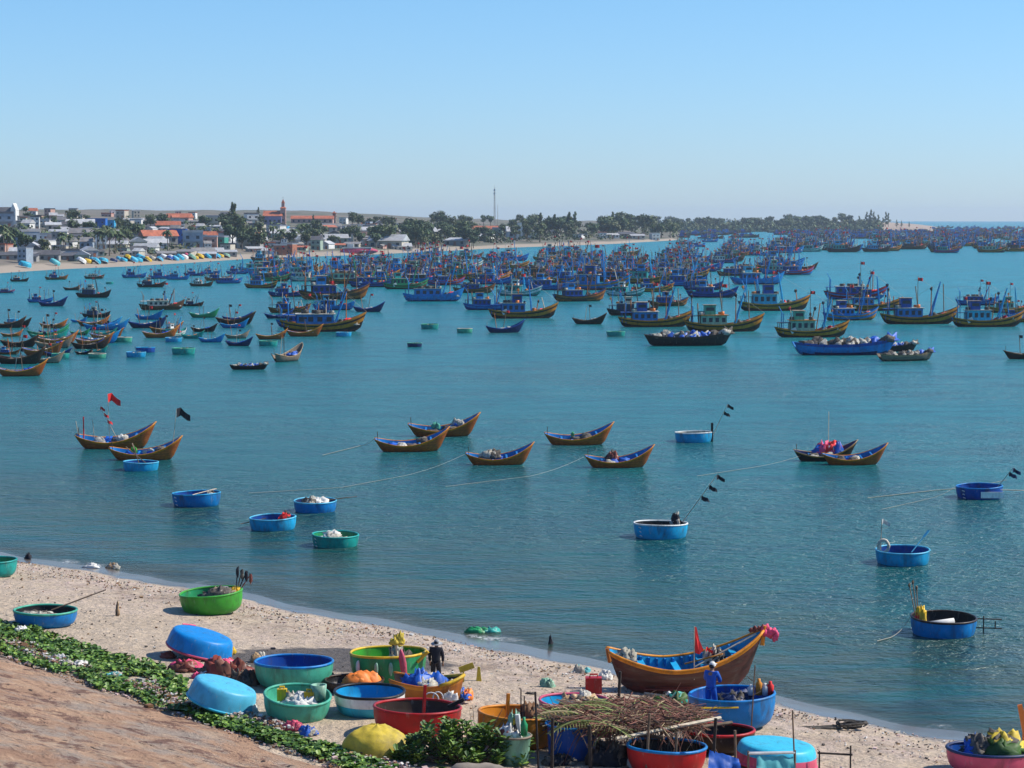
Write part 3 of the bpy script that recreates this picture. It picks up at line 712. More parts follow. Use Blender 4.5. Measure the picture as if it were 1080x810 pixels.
# ------------------------------------------------------------------ mid-distance wooden boats
def wooden(px,py,L,label,seed,rot=0,scheme=None,extra=None):
    p=atz(px,py,0); s=ppm(p); m=L/s
    key=seed
    o=sampan_proto(seed,6.); p.y+=.22*m*.8
    o.location=(p.x,p.y,0); o.scale=(m/6.0,)*3; o.rotation_euler=(R(9),0,R(rot))
    if scheme: recolor(o,scheme)
    tag(o,label,'wooden boat','orange wooden boats moored off the beach')
    return o
W={}
W['a']=wooden(120,474,86,'orange wooden boat with tall red flag poles, farthest left of the moored group',21,3)
W['b']=wooden(152,486,78,'orange wooden boat flying a black flag beside the small blue basket boat',22,3)
W['c']=wooden(434,477,80,'orange-brown wooden boat with bare blue interior, nearer of the touching pair',23,3)
W['d']=wooden(468,461,77,'orange wooden boat with green float and dark stern, farther of the touching pair',24,3)
W['e']=wooden(527,491,73,'orange wooden boat with pale nets amidships, tethered by a long rope',25,3)
W['f']=wooden(611,470,74,'brown wooden boat with red waterline and green box, behind the netted boat',26,3)
W['g']=wooden(654,494,74,'yellow-railed wooden boat with dark engine amidships, nearest centre boat',27,3)
W['h']=wooden(872,487,68,'dark wooden boat heaped with red and white floats, left of the right pair',28,3,{'hull':['darkbrown','ochre','darkbrown','navy','navy'],'gunwale':'tan'})
W['i']=wooden(903,491,70,'orange wooden boat with open blue hold, right of the right pair',29,3)
def wp(k,dx,dy,z):
    o=W[k]; s=o.scale[0]*6; a=o.rotation_euler.z
    return Vector((o.location.x+dx*s,o.location.y+dy*s,z*s))
flagpole(wp('a',-.08,0,.1),3.2,(-.1,0),'tall thin pole with red flag on the leftmost orange boat','redcloth',1,1.3)
for k,(dx,h,l,cl) in enumerate(((-.40,1.5,0,'redcloth'),(-.27,1.3,-.1,'whitecloth'),(-.46,1.2,-.2,'whitecloth'))):
    mb=MB(); mb.tube([(0,0,0),(l,0,h)],.045 if k==0 else .025,5); thing(mb,'stake','redcloth' if k==0 else 'bamboo',['thick red stake at the stern of the leftmost orange boat','pale stake amidships on the leftmost orange boat','pale stake at the tip of the leftmost orange boat stern'][k],'stake',wp('a',dx,0,.12))
flagpole(wp('a',.02,0,.1),2.3,(-1.2,0),'leaning pole with red and white rags on leftmost orange boat','redcloth',3,.5)
heap(wp('a',.05,0,.09),(.6,.3,.35),['foam'],'white foam lump aboard the leftmost orange boat',31,'foam','foam_float',3)
flagpole(wp('b',.36,0,.16),2.6,(.3,0),'pole with large black flag at bow beside the small basket boat','blackcloth',1,1.3)
heap(wp('b',-.18,0,.09),(.35,.25,.35),['green'],'green bundle aboard the black-flagged orange boat',32,'bundle','cloth_bundle',3)
heap(wp('d',-.12,0,.1),(.4,.3,.42),['mint'],'round green float aboard the farther touching orange boat',33,'float','net_float',2)
heap(wp('d',.2,0,.13),(.6,.3,.4),['palenet','bluetarp'],'pale net heap near the bow of farther touching boat',34)
heap(wp('e',-.12,0,.09),(.75,.35,.42),['palenet','net'],'pale net heap amidships in the rope-tethered boat',35)
heap(wp('f',-.08,0,.1),(.2,.2,.3),['bottle'],'green box in the brown boat with red waterline',36,'box','green_box',2)
heap(wp('g',-.1,0,.1),(.5,.3,.5),['net','blackcloth','keel'],'dark engine heap in the yellow-railed boat',37,'engine','engine_heap')
heap(wp('h',.08,0,.1),(1.1,.4,.65),['redcloth','foam','bluetarp','pinkcloth'],'heap of red, white and blue floats in the dark right-pair boat',38,'floats','float_heap',12)
mb=MB(); mb.tube([(0,0,0),(0,0,2.8)],.02,4); thing(mb,'thin_pole','bamboo','hair-thin pole rising above the float-heaped dark boat','pole',wp('h',.05,.02,.1))

# ropes
def rope(pts,label,r=.009,m='rope'):
    P_=[]
    for i in range(len(pts)-1):
        a=Vector(pts[i]); b=Vector(pts[i+1]); n=10
        for k in range(n): 
            t=k/n; q=a.lerp(b,t); q.z-=math.sin(PI*t)*.12; q.z=max(q.z,.015); P_.append(q)
    P_.append(Vector(pts[-1])); o=P_[0].copy(); mb=MB(); mb.tube([q-o for q in P_],r,4); return thing(mb,'mooring_rope',m,label,'rope',o)
rope([wp('e',-.5,0,.15),atz(430,501,.02),atz(360,514,.02),atz(262,520,.02)],'long pale rope running left from the rope-tethered boat')
rope([wp('g',-.5,0,.15),atz(560,502,.02),atz(470,513,.02)],'pale rope trailing left from the yellow-railed boat')
rope([wp('h',-.3,0,.1),atz(780,495,.02),atz(735,502,.02)],'pale rope trailing left from the dark right-pair boat')
rope([wp('c',-.5,0,.16),atz(380,470,.02),atz(340,480,.02)],'faint rope left of the nearer touching boat',.014)
rope([bp(8,-1,0,0),atz(975,527,.02),atz(930,537,.02)],'pale rope trailing left from the right-edge basket boat')
rope([atz(1062,506,.3),atz(985,517,.02),atz(915,525,.02)],'fainter second rope above the right-edge basket boat',.014)
rope([bp(10,-1,0,0),atz(940,672,.02),atz(925,676,.02)],'short rope left of the dark-rimmed basket boat',.014)

# ------------------------------------------------------------------ mid fleet
protoT=[trawler_proto(100+i,12.,st) for i,st in enumerate((0,1,2,0,1))]
protoS=[sampan_proto(200+i,7.) for i in range(4)]
def bproto(seed,o_='blue',i_='deep'):
    r=empty('basket_boat',(0,0,0)); basket_mesh(r,1.27,.85,o_,o_,i_,'grey',n=18,seed=seed,ropes=False)
    mb=MB(); mb.blob((.3,0,.35),(.6,.5,.5),seed,.5,8,6,flat=True); mb.blob((-.5,.2,.35),(.4,.4,.4),seed+3,.5,8,6,mi=1,flat=True); mb.build('net_pile',['net','palenet'],r,smooth=True); return r
def laden_proto(seed,L=9.):
    rnd=random.Random(seed); root=empty('wooden_boat',(0,0,0))
    info,dk=hull_parts(L,L*.26,.125,.10,.165,root,['darkbrown','brown','black','navy','darkbrown'],nst=22,nk=7,stern_w=.5,rake=.11,keelz=-.3,deck=L*.05,spw=2.3)
    for g in range(4):
        mb=MB()
        for k in range(7):
            t=.14+.2*g+.2*rnd.random(); x,y,z=info(t); mb.blob((x,(rnd.random()-.5)*1.5*y,z-.15),(.3+.35*rnd.random(),.3,.3+.3*rnd.random()),seed+k+g*9,.55,8,6,mi=rnd.randrange(4),flat=True)
        mb.build('net_pile',['net','palenet',rnd.choice(['bluetarp','net']),'whitecloth' if g%2 else 'blackcloth'],root,smooth=True)
    for k in range(7): t=.08+.13*k; x,y,z=info(t); mb=MB(); mb.tube([(x,-y,z-.05),(x,-y,z+.16)],.07,5); mb.build('bollard','darkbrown',root)
    return root
protoB=[bproto(300+i) for i in range(2)]
protoL=laden_proto(400)
for o in protoT+protoS+protoB+[protoL]: freeze(o)
SCH={ # desc : scheme
 'blue':('blue-hulled',{'hull':['blue','blue','navy','sky','blue'],'cabin':'blue','wheelhouse':'lightblue','boom':'blue','gallows':'blue','awning':'deep'}),
 'deep':('deep-blue',{'hull':['deep','blue','navy','deep','blue'],'cabin':'deep','wheelhouse':'blue','boom':'blue','gallows':'blue','awning':'navy'}),
 'navy':('navy',{'hull':['navy','deep','black','deep','navy'],'cabin':'deep','wheelhouse':'blue','boom':'navy','gallows':'navy','awning':'navy'}),
 'brown':('brown-hulled',{'hull':['rust','brown','darkbrown','blue','tan'],'cabin':'deep','wheelhouse':'blue','boom':'brown','gallows':'rust','awning':'darkbrown'}),
 'ochre':('ochre-banded',{'hull':['darkbrown','ochre','keel','ochre','tan'],'cabin':'blue','wheelhouse':'deep','boom':'blue','gallows':'blue','awning':'deep'}),
 'ochreg':('ochre-banded green-cabin',{'hull':['darkbrown','ochre','keel','ochre','tan'],'cabin':'palegreen','cabin_roof':'ochre','wheelhouse':'mint','boom':'sky','awning':'darkbrown'}),
 'ochrel':('ochre-banded pale-cabin',{'hull':['darkbrown','ochre','keel','sky','lightblue'],'cabin':'cyan','wheelhouse':'deep','boom':'sky','awning':'navy'}),
 'ochreb':('blue-and-ochre',{'hull':['ochre','blue','keel','blue','deep'],'cabin':'blue','wheelhouse':'deep','boom':'blue','gallows':'blue','awning':'blue'}),
 'green':('green-cabin',{'hull':['brown','bottle','darkbrown','teal','bottle'],'cabin':'bottle','wheelhouse':'teal','boom':'bottle','gallows':'bottle','awning':'bottle'}),
 'teal':('teal-hulled',{'hull':['teal','white','navy','teal','teal'],'cabin':'teal','wheelhouse':'white','boom':'sky','awning':'teal'}),
 'white':('pale-cabin brown',{'hull':['brown','brown','keel','tan','tan'],'cabin':'cream','wheelhouse':'white','boom':'wood','gallows':'wood','awning':'cream'}),
 'black':('blackish',{'hull':['darkbrown','darkbrown','black','navy','darkbrown'],'cabin':'navy','wheelhouse':'cream','boom':'darkbrown','gallows':'wood','awning':'black'}),
 'redrail':('red-railed blue',{'hull':['blue','red','navy','red','tan'],'cabin':'deep','wheelhouse':'blue','boom':'blue','gallows':'blue','awning':'deep'}),
}
SSC={
 'bluel':('long blue laden',{'hull':['blue','deep','navy','blue','navy']}), 'woodl':('weathered tan laden',{'hull':['greywood','tan','darkbrown','greywood','greywood']}),
 'orange':('orange open',{'hull':['boatwood','gold','keel','blue','deep'],'thwart':'blue','gunwale':'gold'}),
 'dark':('dark brown open',{'gunwale':'brown','hull':['darkbrown','brown','darkbrown','darkbrown','brown'],'thwart':'brown','net_pile':['net','palenet','net']}),
 'black':('black open',{'gunwale':'darkbrown','hull':['black','darkbrown','black','darkbrown','black'],'thwart':'darkbrown','net_pile':['palenet','bluetarp','net']}),
 'navy':('navy open',{'gunwale':'deep','hull':['navy','deep','navy','navy','navy'],'thwart':'deep'}),
 'blue':('blue open',{'gunwale':'sky','hull':['blue','sky','deep','blue','deep'],'thwart':'sky'}),
 'wood':('weathered tan open',{'gunwale':'tan','hull':['greywood','tan','darkbrown','greywood','greywood'],'thwart':'tan'}),
 'green':('green open',{'gunwale':'mint','hull':['bottle','mint','navy','mint','teal'],'thwart':'mint'}),
 'otop':('teal open, orange tarp topped',{'gunwale':'mint','hull':['teal','mint','navy','teal','teal'],'thwart':'mint','net_pile':['orangetarp','orangetarp','orangetarp']}),
}
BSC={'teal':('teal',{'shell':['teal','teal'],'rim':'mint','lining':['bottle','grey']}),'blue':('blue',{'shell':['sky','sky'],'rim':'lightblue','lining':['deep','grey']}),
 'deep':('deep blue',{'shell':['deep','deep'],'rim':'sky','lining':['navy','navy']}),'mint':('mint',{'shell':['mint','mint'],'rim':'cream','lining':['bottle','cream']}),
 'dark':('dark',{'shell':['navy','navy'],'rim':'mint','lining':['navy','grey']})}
FLEET=[]; OPEN=[]; BASK=[]; USED=[]
def zone(px,py):
    if py<262: return 'in the hazy raft below the headland' if px<860 else 'in the hazy raft below the sand spit'
    if py<300: 
        for lim,z in ((130,'just off the town beach'),(270,'beyond the overturned basket boats'),(400,'below the church'),(470,'below the empty beach'),(560,'below the radio mast'),(700,'before the low wooded spit'),(830,'in the packed middle fleet')):
            if px<lim: return z
        return 'on the open water at right'
    if py<333:
        for lim,z in ((140,'off the left town beach'),(260,'by the pale-cabin boat'),(400,'around the two big brown boats'),(500,'near the lone blue trawler'),(620,'in the front of the centre fleet'),(740,'before the green-cabin boat'),(860,'behind the green-cabin boat')):
            if px<lim: return z
        return 'in the front row at right'
    for lim,z in ((70,'in the crowded left anchorage'),(140,'at the left anchorage edge'),(215,'amid the left basket boats'),(300,'right of the left anchorage'),(420,'in front of the big brown boat'),(560,'on open water at centre'),(715,'before the black laden boat'),(860,'beside the black laden boat')):
        if px<lim: return z
    return 'nearest the right edge'
def put(kind,px,py,L,sch,rot=None,pi=None):
    p=atz(px,py,0); s=ppm(p); m=L/s; i=len(FLEET)+len(OPEN)+len(BASK)
    rnd=random.Random(int(px*13+py*7)); 
    if kind=='T': pr=protoT[(pi if pi is not None else i)%5]; sc0=m/12.; tb=SCH; off=.13*m
    elif kind=='S': pr=protoS[i%4]; sc0=m/7.; tb=SSC; off=.13*m
    elif kind=='L': pr=protoL; sc0=m/9.; tb=SSC; off=.13*m
    else: pr=protoB[i%2]; sc0=m/2.54; tb=BSC; off=.45*m
    o=copy_tree(pr); d,sc_=tb[sch]; recolor(o,sc_)
    r=rot if rot is not None else rnd.uniform(-16,20)
    if r!=0 and abs(math.cos(R(r)))<.9 and kind!='B': sc0/=max(.35,abs(math.cos(R(r)))) 
    o.location=(p.x,p.y+off,0 if kind!='B' else -.24*sc0); o.scale=(sc0,)*3; o.rotation_euler=(R(rnd.uniform(-1.5,1.5)),0,R(r))
    if kind=='T': FLEET.append((o,px,d+' fishing boat',zone(px,py)))
    elif kind in 'SL': OPEN.append((o,px,d+' boat',zone(px,py)))
    else: BASK.append((o,px,d+' basket boat',zone(px,py)))
    USED.append((p.x,p.y+off,m)); return o
T='T';S_='S';B_='B'
LIST=[
(T,20,297,20,'black'),(T,59,295,25,'brown'),(T,99,294,22,'white'),(T,141,293,27,'deep'),(T,170,294,28,'deep'),(B_,115,299.5,8,'teal'),(T,159,303,31,'black'),
(T,6,309,19,'redrail'),(S_,76,306,20,'dark'),(T,98,314,39,'black'),(T,42,319,28,'deep'),(S_,55,323,33,'navy'),(T,170,327,49,'white'),(T,203,323,24,'black'),
(T,101,335,32,'black'),(B_,13,340,14,'blue'),(S_,157,337,33,'blue'),(S_,155,346,42,'navy'),(T,184,355,20,'teal',60),(S_,98,344,35,'orange'),(S_,117,348,38,'blue'),(S_,83,340,19,'blue'),
(S_,18,345,32,'dark'),(S_,12,355,24,'orange'),(B_,4,361,10,'teal'),(S_,56,346,30,'orange'),(S_,50,356,46,'green'),(S_,84,353,22,'green'),(S_,60,363,44,'orange'),
(S_,20,366,42,'dark'),(T,8,374,26,'brown'),(S_,44,375,48,'orange'),(B_,62,378,19,'teal'),(S_,20,384,56,'dark'),(S_,22,397,54,'orange'),
(S_,112,358,38,'orange'),(B_,128,361,20,'mint'),(S_,95,368,42,'dark'),(S_,88,374,20,'black'),(B_,101,378,19,'mint'),(B_,142,377,21,'blue'),(B_,152,372,21,'deep'),(B_,192,374,25,'teal'),(B_,182,361,18,'blue'),
(S_,215,335,33,'green'),(S_,250,339,33,'navy'),(S_,215,350,29,'black'),(S_,203,357,27,'otop'),(S_,223,361,30,'blue'),(S_,250,357,27,'wood'),(S_,252,365,32,'navy'),(S_,286,358,34,'orange'),(B_,282,365,20,'teal'),('L',262,390,41,'black',4),
(T,187,295,26,'blue'),(T,212,302,26,'white'),(T,230,296,30,'brown'),(T,241,299,30,'deep'),(T,250,289,25,'deep'),(T,275,304,37,'ochre'),(T,205,291,24,'navy'),(T,222,289,22,'blue'),
(S_,303,381,26,'wood',62),(S_,321,355,40,'orange'),(T,340,350,92,'ochre',4,2),(B_,362,355,17,'blue'),(T,305,330,46,'brown'),(S_,294,336,32,'navy'),(T,352,327,46,'blue'),(S_,389,329,35,'navy'),(T,352,316,76,'brown'),(T,303,313,42,'navy'),
(T,320,345,60,'deep'),(T,428,305,50,'green'),(T,457,318,66,'blue',2,2),(T,516,327,56,'deep'),(T,552,336,75,'ochre',3,1),(S_,533,351,43,'navy'),(B_,453,347,19,'teal'),(B_,490,351,17,'mint'),(B_,437,366,16,'dark'),
(B_,650,355,20,'teal'),(S_,622,342,38,'dark'),(T,692,345,80,'ochre',3,0),(T,668,333,56,'black'),(T,612,318,60,'brown'),(T,630,306,76,'ochreb'),('L',727,365,94,'black',2),(T,765,350,86,'ochreg',3,0),(T,706,323,44,'brown'),(T,752,314,56,'navy'),
(T,818,328,78,'ochrel',3,4),(T,858,356,80,'ochreg',3,3),('L',893,375,112,'bluel',3),('L',940,371,60,'black',4),(T,899,338,64,'ochreb'),(T,921,328,66,'ochre'),(T,904,316,68,'redrail'),(S_,852,284,24,'dark'),(T,972,342,84,'ochre',2,0),(T,1044,345,78,'ochrel',2,3),(T,1068,330,50,'ochreg'),(T,1032,322,46,'deep'),
('L',957,381,66,'woodl'),(S_,1086,379,52,'dark'),
(T,800,300,60,'blue'),(T,840,290,44,'redrail'),(T,776,291,40,'brown'),(T,722,302,50,'deep'),(T,742,306,44,'navy'),(T,1075,340,40,'ochre'),
(T,392,303,50,'navy'),(T,376,292,46,'blue'),(T,334,296,44,'blue'),(T,360,284,40,'blue'),(T,403,288,40,'deep'),(T,330,287,36,'navy'),(T,382,277,34,'blue'),(T,310,290,24,'navy'),(T,300,285,26,'black'),
(T,580,306,54,'deep'),(T,548,312,50,'teal'),(T,500,309,46,'brown'),(T,470,301,44,'redrail'),(T,520,300,46,'deep'),(T,690,308,44,'ochre'),(T,660,312,44,'teal'),
(T,446,293,36,'ochreb'),(T,480,292,36,'navy'),(T,534,293,38,'ochre'),(T,560,300,40,'blue'),(T,600,297,44,'blue'),(T,640,293,42,'deep'),(T,680,296,40,'blue'),(T,715,291,38,'ochreb'),
]
rq=random.Random(91)
for k in range(17):
    LIST.append((S_,rq.uniform(-4,135) if k<13 else rq.uniform(140,300),rq.uniform(338,384) if k<13 else rq.uniform(330,366),rq.uniform(24,46),rq.choice(['orange','orange','dark','dark','orange','navy','blue','otop','wood'])))
for it in LIST:
    put(*it)
# random mass behind
rnd=random.Random(42)
def clear(x,y,m):
    for (a,b_,mm) in USED:
        if abs(a-x)<(m+mm)*.43 and abs(b_-y)<(m+mm)*.16: return False
    return True
regs=[((820,1086),(251,267),74),((272,430),(274,300),20),((430,560),(272,300),26),((556,730),(266,300),40),((700,850),(255,292),34)]
cnt=0
for (x0,x1),(y0,y1),n in regs:
    k=0
    for _ in range(n*60):
        if k>=n or cnt>=195: break
        px=rnd.uniform(x0,x1); py=rnd.uniform(y0,y1); p=atz(px,py,0); m=rnd.uniform(9.5,13.5)*(1.25 if px>820 else 1)
        if p.y > float(np.interp(px,FPX,FD))-14 and px<716: continue
        if not clear(p.x,p.y,m): continue
        sch=rnd.choice(['brown','ochre','blue','blue','deep','deep','navy','black','black','brown','brown','ochreb','redrail','teal','green','ochre','ochre','ochrel','white'])
        o_=put('T',px,py,m*ppm(p),sch); recolor(o_,{'cabin':rnd.choice(['blue','deep','sky','palegreen','cream','teal','brown','blue','white']),'wheelhouse':rnd.choice(['blue','lightblue','sky','palegreen','cream','white','deep']),'cabin_roof':rnd.choice(['cream','tan','rust','grey','deep','white']),'awning':rnd.choice(['deep','navy','rust','grey','sky','darkbrown'])}); k+=1; cnt+=1
print('FLEET',len(FLEET),len(OPEN),len(BASK))
auto_label(FLEET,'fishing boat','fishing boats at anchor in the bay')
auto_label(OPEN,'open boat','small open boats at anchor in the bay')
auto_label(BASK,'basket boat','small basket boats among the anchored fleet')
# farthest raft of boats that merges into one mass
mb=MB(); rnd=random.Random(5)
for k in range(420):
    px=rnd.uniform(690,1130) if k%3==0 else rnd.uniform(860,1130); py=rnd.uniform(240,252) if px>985 else rnd.uniform(243,252)
    if px<985 and py<249: 
        if H*F/(py-HY)>2420: py=245.3+rnd.random()*3.5
    p=atz(px,py,0); L=rnd.uniform(9,14); c=rnd.choice([0,3,1,2,3,2]); a=rnd.uniform(-.2,.2)
    vs=[];n=8
    for i in range(n+1):
        t=i/n; w=L*.14*math.sin(PI*min(.97,max(.06,t)))**.6; zt=1.1+1.6*max(0,t-.4)**2*3
        for (yy,zz) in ((-w,zt),(-w*.7,-.2),(w*.7,-.2),(w,zt)): vs.append((p.x+(t-.5)*L,p.y+yy,zz))
    fs=[]
    for i in range(n):
        for q in range(4): fs.append((4*i+q,4*i+(q+1)%4,4*i+4+(q+1)%4,4*i+4+q))
    fs+= [(0,1,2,3),(4*n+3,4*n+2,4*n+1,4*n)]
    mb.add(vs,fs,c)
    mb.box((p.x-L*.12,p.y,2.0),(L*.34,2.2,1.7),mi=rnd.choice([0,1,1,4,5])); mb.box((p.x-L*.15,p.y,3.3),(L*.18,1.8,1.0),mi=rnd.choice([1,4,2]))
    mb.tube([(p.x+L*.1,p.y,1.2),(p.x+L*.1+rnd.uniform(-1,1),p.y,5.5)],.09,3,mi=5)
tag(mb.build('distant_boats',['navy','deep','brown','black','blue','tan']),'solid hazy line of countless tiny moored boats under the sand spit','boats',None,'stuff')
for o in protoT+protoS+protoB+[protoL]: kill(o)
#PART2
# ------------------------------------------------------------------ beached baskets
LB={}
def land_basket(k,px,py,w,outer,rim,inner,floor,label,depth=.7,rot=(0,0,0),sq=0,band=None,sink=.04,ropes=False,name='basket_boat',sx=1,cat='basket boat'):
    p=at(px,py); s=ppm(p); Rr=w/s/2/sx
    root=empty(name,(p.x,p.y+Rr*.72,0),tuple(R(a) for a in rot)); root.location.z=ground(p.x,p.y+Rr*.6)-sink
    root.scale=(sx,1,1)
    basket_mesh(root,Rr,Rr*depth,outer,rim,inner,floor,sq=sq,seed=k,band=band,ropes=ropes)
    tag(root,label,cat,'basket boats and small boats lying on the beach'); root['Rr']=Rr; root['dp']=Rr*depth; LB[k]=root; return root
def lp(k,dx,dy,dz=0): o=LB[k]; r=o['Rr']; return Vector((o.location.x+dx*r,o.location.y+dy*r,o.location.z+o['dp']+dz))
land_basket(1,-9,609,47,'teal','teal','bottle','grey','turquoise basket boat cut off by the left edge near the waterline',.75)
land_basket(2,43,663,66,'blue','mint','black','black','blue basket boat with mint rim sitting on the green creeper',.52,(0,1,0))
land_basket(3,221,649,67,'green','green','bottle','grey','bright green basket boat standing alone on open sand',.68,(-2.2,-4,40))
land_basket(5,307,729,83,'mint','blue','deep','deep','mint basket boat with bright blue rim, behind the mint one holding bags',.66,(0,1,70))
land_basket(6,310,762,71,'mint','mint','mint','bottle','mint green basket boat tilted forward with bags and yellow cans inside',.74,(9,2,20))
land_basket(7,388,758,76,'cyan','black','sky','deep','pale blue basket boat with white band and black rim',.66,(1,0,10),band='white')
land_basket(8,408,725,82,'bottle','yellow','green','green','green basket boat with thick yellow rim',.82,(-2.2,0,20))
land_basket(10,438,780,94,'red','red','darkbrown','grey','bright red basket boat half hidden by the leafy bush',.62,(-2.2,2,0))
land_basket(11,546,792,88,'orange','orange','orange','brown','orange basket boat with upright orange stake behind the bush',.80,(-2.2,3,0))
land_basket(12,606,768,76,'navy','pink','sky','deep','basket boat with pink rim and light blue inside, beside the brush pile',.66,(0,2,0))
land_basket(14,704,820,86,'red','blue','darkbrown','darkbrown','red basket boat with blue rim under the front of the brush rack',.66,(-2.2,2,0))
land_basket(15,760,797,77,'darkbrown','red','black','brown','dark brown basket boat with red rim, left of the overturned one',.60,(-2.2,0,0))
land_basket(16,776,771,94,'blue','blue','deep','deep','big bright blue basket boat with a person standing at it',.74,(-2.2,-1,30))
land_basket(18,1048,818,92,'pink','navy','deep','navy','pink boat with dark rim cut off by the bottom right corner',.66,(0,2,0),sx=1.25)
# squarish orange boat with yellow bow
def skiff(px,py,w):
    p=at(px,py); s=ppm(p); L=w/s; root=empty('small_boat',(p.x,p.y+.55,0),(R(2),R(1),R(-6))); root.location.z=ground(p.x,p.y+.4)-.02
    info,dk=hull_parts(L,L*.60,.40,.33,.44,root,['rust','orange','rust','darkbrown','brown'],nst=20,nk=9,stern_w=.7,rake=.09,tmin=.5,keelz=0,deck=L*.12,rail_mat='rust',rail_r=.035)
    mb=MB()
    for sd in (1,-1): mb.tube([(info(t)[0],info(t)[1]*sd,info(t)[2]+.03) for t in (.72,.8,.86,.92,.96,.99)],.055,6)
    mb.build('bow_rail','yellow',root,smooth=True)
    tag(root,'stubby orange boat with yellow bow and blue tarp inside','small boat','basket boats and small boats lying on the beach'); return root
sk=skiff(450,748,78); so=sk.location
heap(so+Vector((-.15,0,.42)),(.85,.5,.55),['bluetarp','bluetarp','palenet'],'crumpled blue tarp filling the stubby orange boat',41,'tarp','tarp_heap',8)
heap(so+Vector((.75,.05,.48)),(.35,.3,.3),['palenet','net'],'grey net bundle in the bow of the stubby orange boat',42,'net','net_heap',5)
heap(at(487,742)+Vector((0,.1,.1)),(.4,.3,.35),['orangetarp','bluetarp','net'],'orange and teal rags on sand at bow of stubby orange boat',43,'rags','rag_heap',6)
heap(so+Vector((.70,-.62,.32)),(.34,.09,.22),['foam'],'pale bag hung on the side of the stubby orange boat',44,'bag','bag',4)
mb=MB(); mb.box((0,0,.5),(.5,.03,.2),Matrix.Rotation(R(-20),3,'Y')); mb.box((-.1,0,.25),(.05,.05,.5)); thing(mb,'paddle','yellowtarp','yellowish paddle blade standing on sand right of the stubby orange boat','paddle',at(492,720))
mb=MB(); mb.box((0,0,.25),(.18,.12,.5),taper=.45); thing(mb,'plastic_can','yellowtarp','pale yellow plastic can standing alone on sand near the waterline','can',at(505,719))
# contents
heap(lp(2,-.2,0,-.22),(.8,.5,.15),['net','palenet'],'flat grey net in the mint-rimmed blue basket boat',51)
oar(lp(2,.2,.0,0),lp(2,1.9,.3,.7),'long pole leaning right out of the mint-rimmed blue basket boat')
heap(lp(3,.25,0,-.25),(.85,.6,.32),['palenet','net','greywood'],'driftwood and nets inside the bright green basket boat',52)
mb=MB(); mb.box((0,0,.15),(.3,.25,.34),taper=.8); thing(mb,'crate','palenet','small grey block standing in the bright green basket boat','crate',lp(3,.4,0,-.1))
heap(lp(3,.75,0,-.1),(.22,.2,.25),['yellow'],'yellow bundle at the rim of the bright green basket boat',53,'bundle','cloth_bundle',3)
for k in range(4):
    mb=MB(); mb.tube([(0,0,-.2),(.10+.16*k,.05*k,.95-.1*k)],.022,4); mb.blob((.10+.16*k,.05*k,.78-.1*k),(.07,.05,.2),k,.3,6,6); thing(mb,'stick',['blackcloth','net','blackcloth','keel'][k],['leftmost dark','second dark','third dark','rightmost reddish'][k]+' flagged stick in the bright green basket boat','stick',lp(3,.72,.1,0))
heap(lp(6,.02,-.05,-.32),(.68,.45,.30),['whitecloth','palenet','foam','whitecloth'],'white and grey plastic bags inside the tilted mint basket boat',54,'bags','bag_heap',9)
def can(p,m,label,h=.42,r=.13):
    root=empty('jerry_can',p); mb=MB(); mb.box((0,0,h*.42),(r*2.2,r*1.5,h*.84)); mb.build('can',m,root); mb=MB(); mb.tube([(-r*.5,0,h*.84),(-r*.5,0,h),(r*.5,0,h),(r*.5,0,h*.84)],.03,5); mb.build('handle',m,root); tag(root,label,'can'); return root
can(lp(6,.40,-.1,-.25),'yellow','yellow can leaning among bags in tilted mint basket boat')
can(lp(6,-.42,-.0,-.18),'yellow','yellow can at the left inside the tilted mint basket boat')
mb=MB(); mb.lathe([(.0,0),(.2,0),(.24,.45),(.2,.45),(.17,.05)],14); thing(mb,'bucket','palegreen','yellow-green bucket at right inside the tilted mint basket boat','bucket',lp(6,.68,0,-.15),smooth=True)
heap(lp(8,.2,.1,-.5),(.5,.4,.5),['net','palenet'],'dark gear at the bottom of the yellow-rimmed basket boat',55,'gear','gear_heap',5)
mb=MB(); mb.tube([(0,0,-.55),(-.12,0,.62)],.03,5); thing(mb,'stake','bamboo','bamboo stake holding up a yellow rag at yellow-rimmed boat','stake',lp(8,.32,-.75,0))
heap(lp(8,.28,-.75,.45),(.3,.16,.3),['yellowtarp'],'yellow rag on the stake of the yellow-rimmed basket boat',56,'rag','rag',4)
mb=MB(); mb.blob((0,0,0),(.12,.09,.42),5,.15,8,8); thing(mb,'rolled_cloth','pink','pink cloth hanging on the side of the yellow-rimmed basket boat','cloth',lp(8,.43,-.98,-.12),(0,R(-8),0),True)
mb=MB(); mb.tube([(0,0,0),(.35,-.05,.35)],.06,6); thing(mb,'bumper','yellow','short yellow stick on right rim of the yellow-rimmed basket boat','stick',lp(8,.78,-.55,-.18))
for k,x in enumerate((-.74,-.25,.12)):
    mb=MB(); mb.blob((0,0,0),(.07,.05,.22),k,.1,8,6); thing(mb,'float','foam' if k==0 else 'palegreen',['white','left pale green','right pale green'][k]+' float hung on the yellow-rimmed basket boat','float',lp(8,x,-math.sqrt(1-x*x)-.05,-.3),smooth=True)
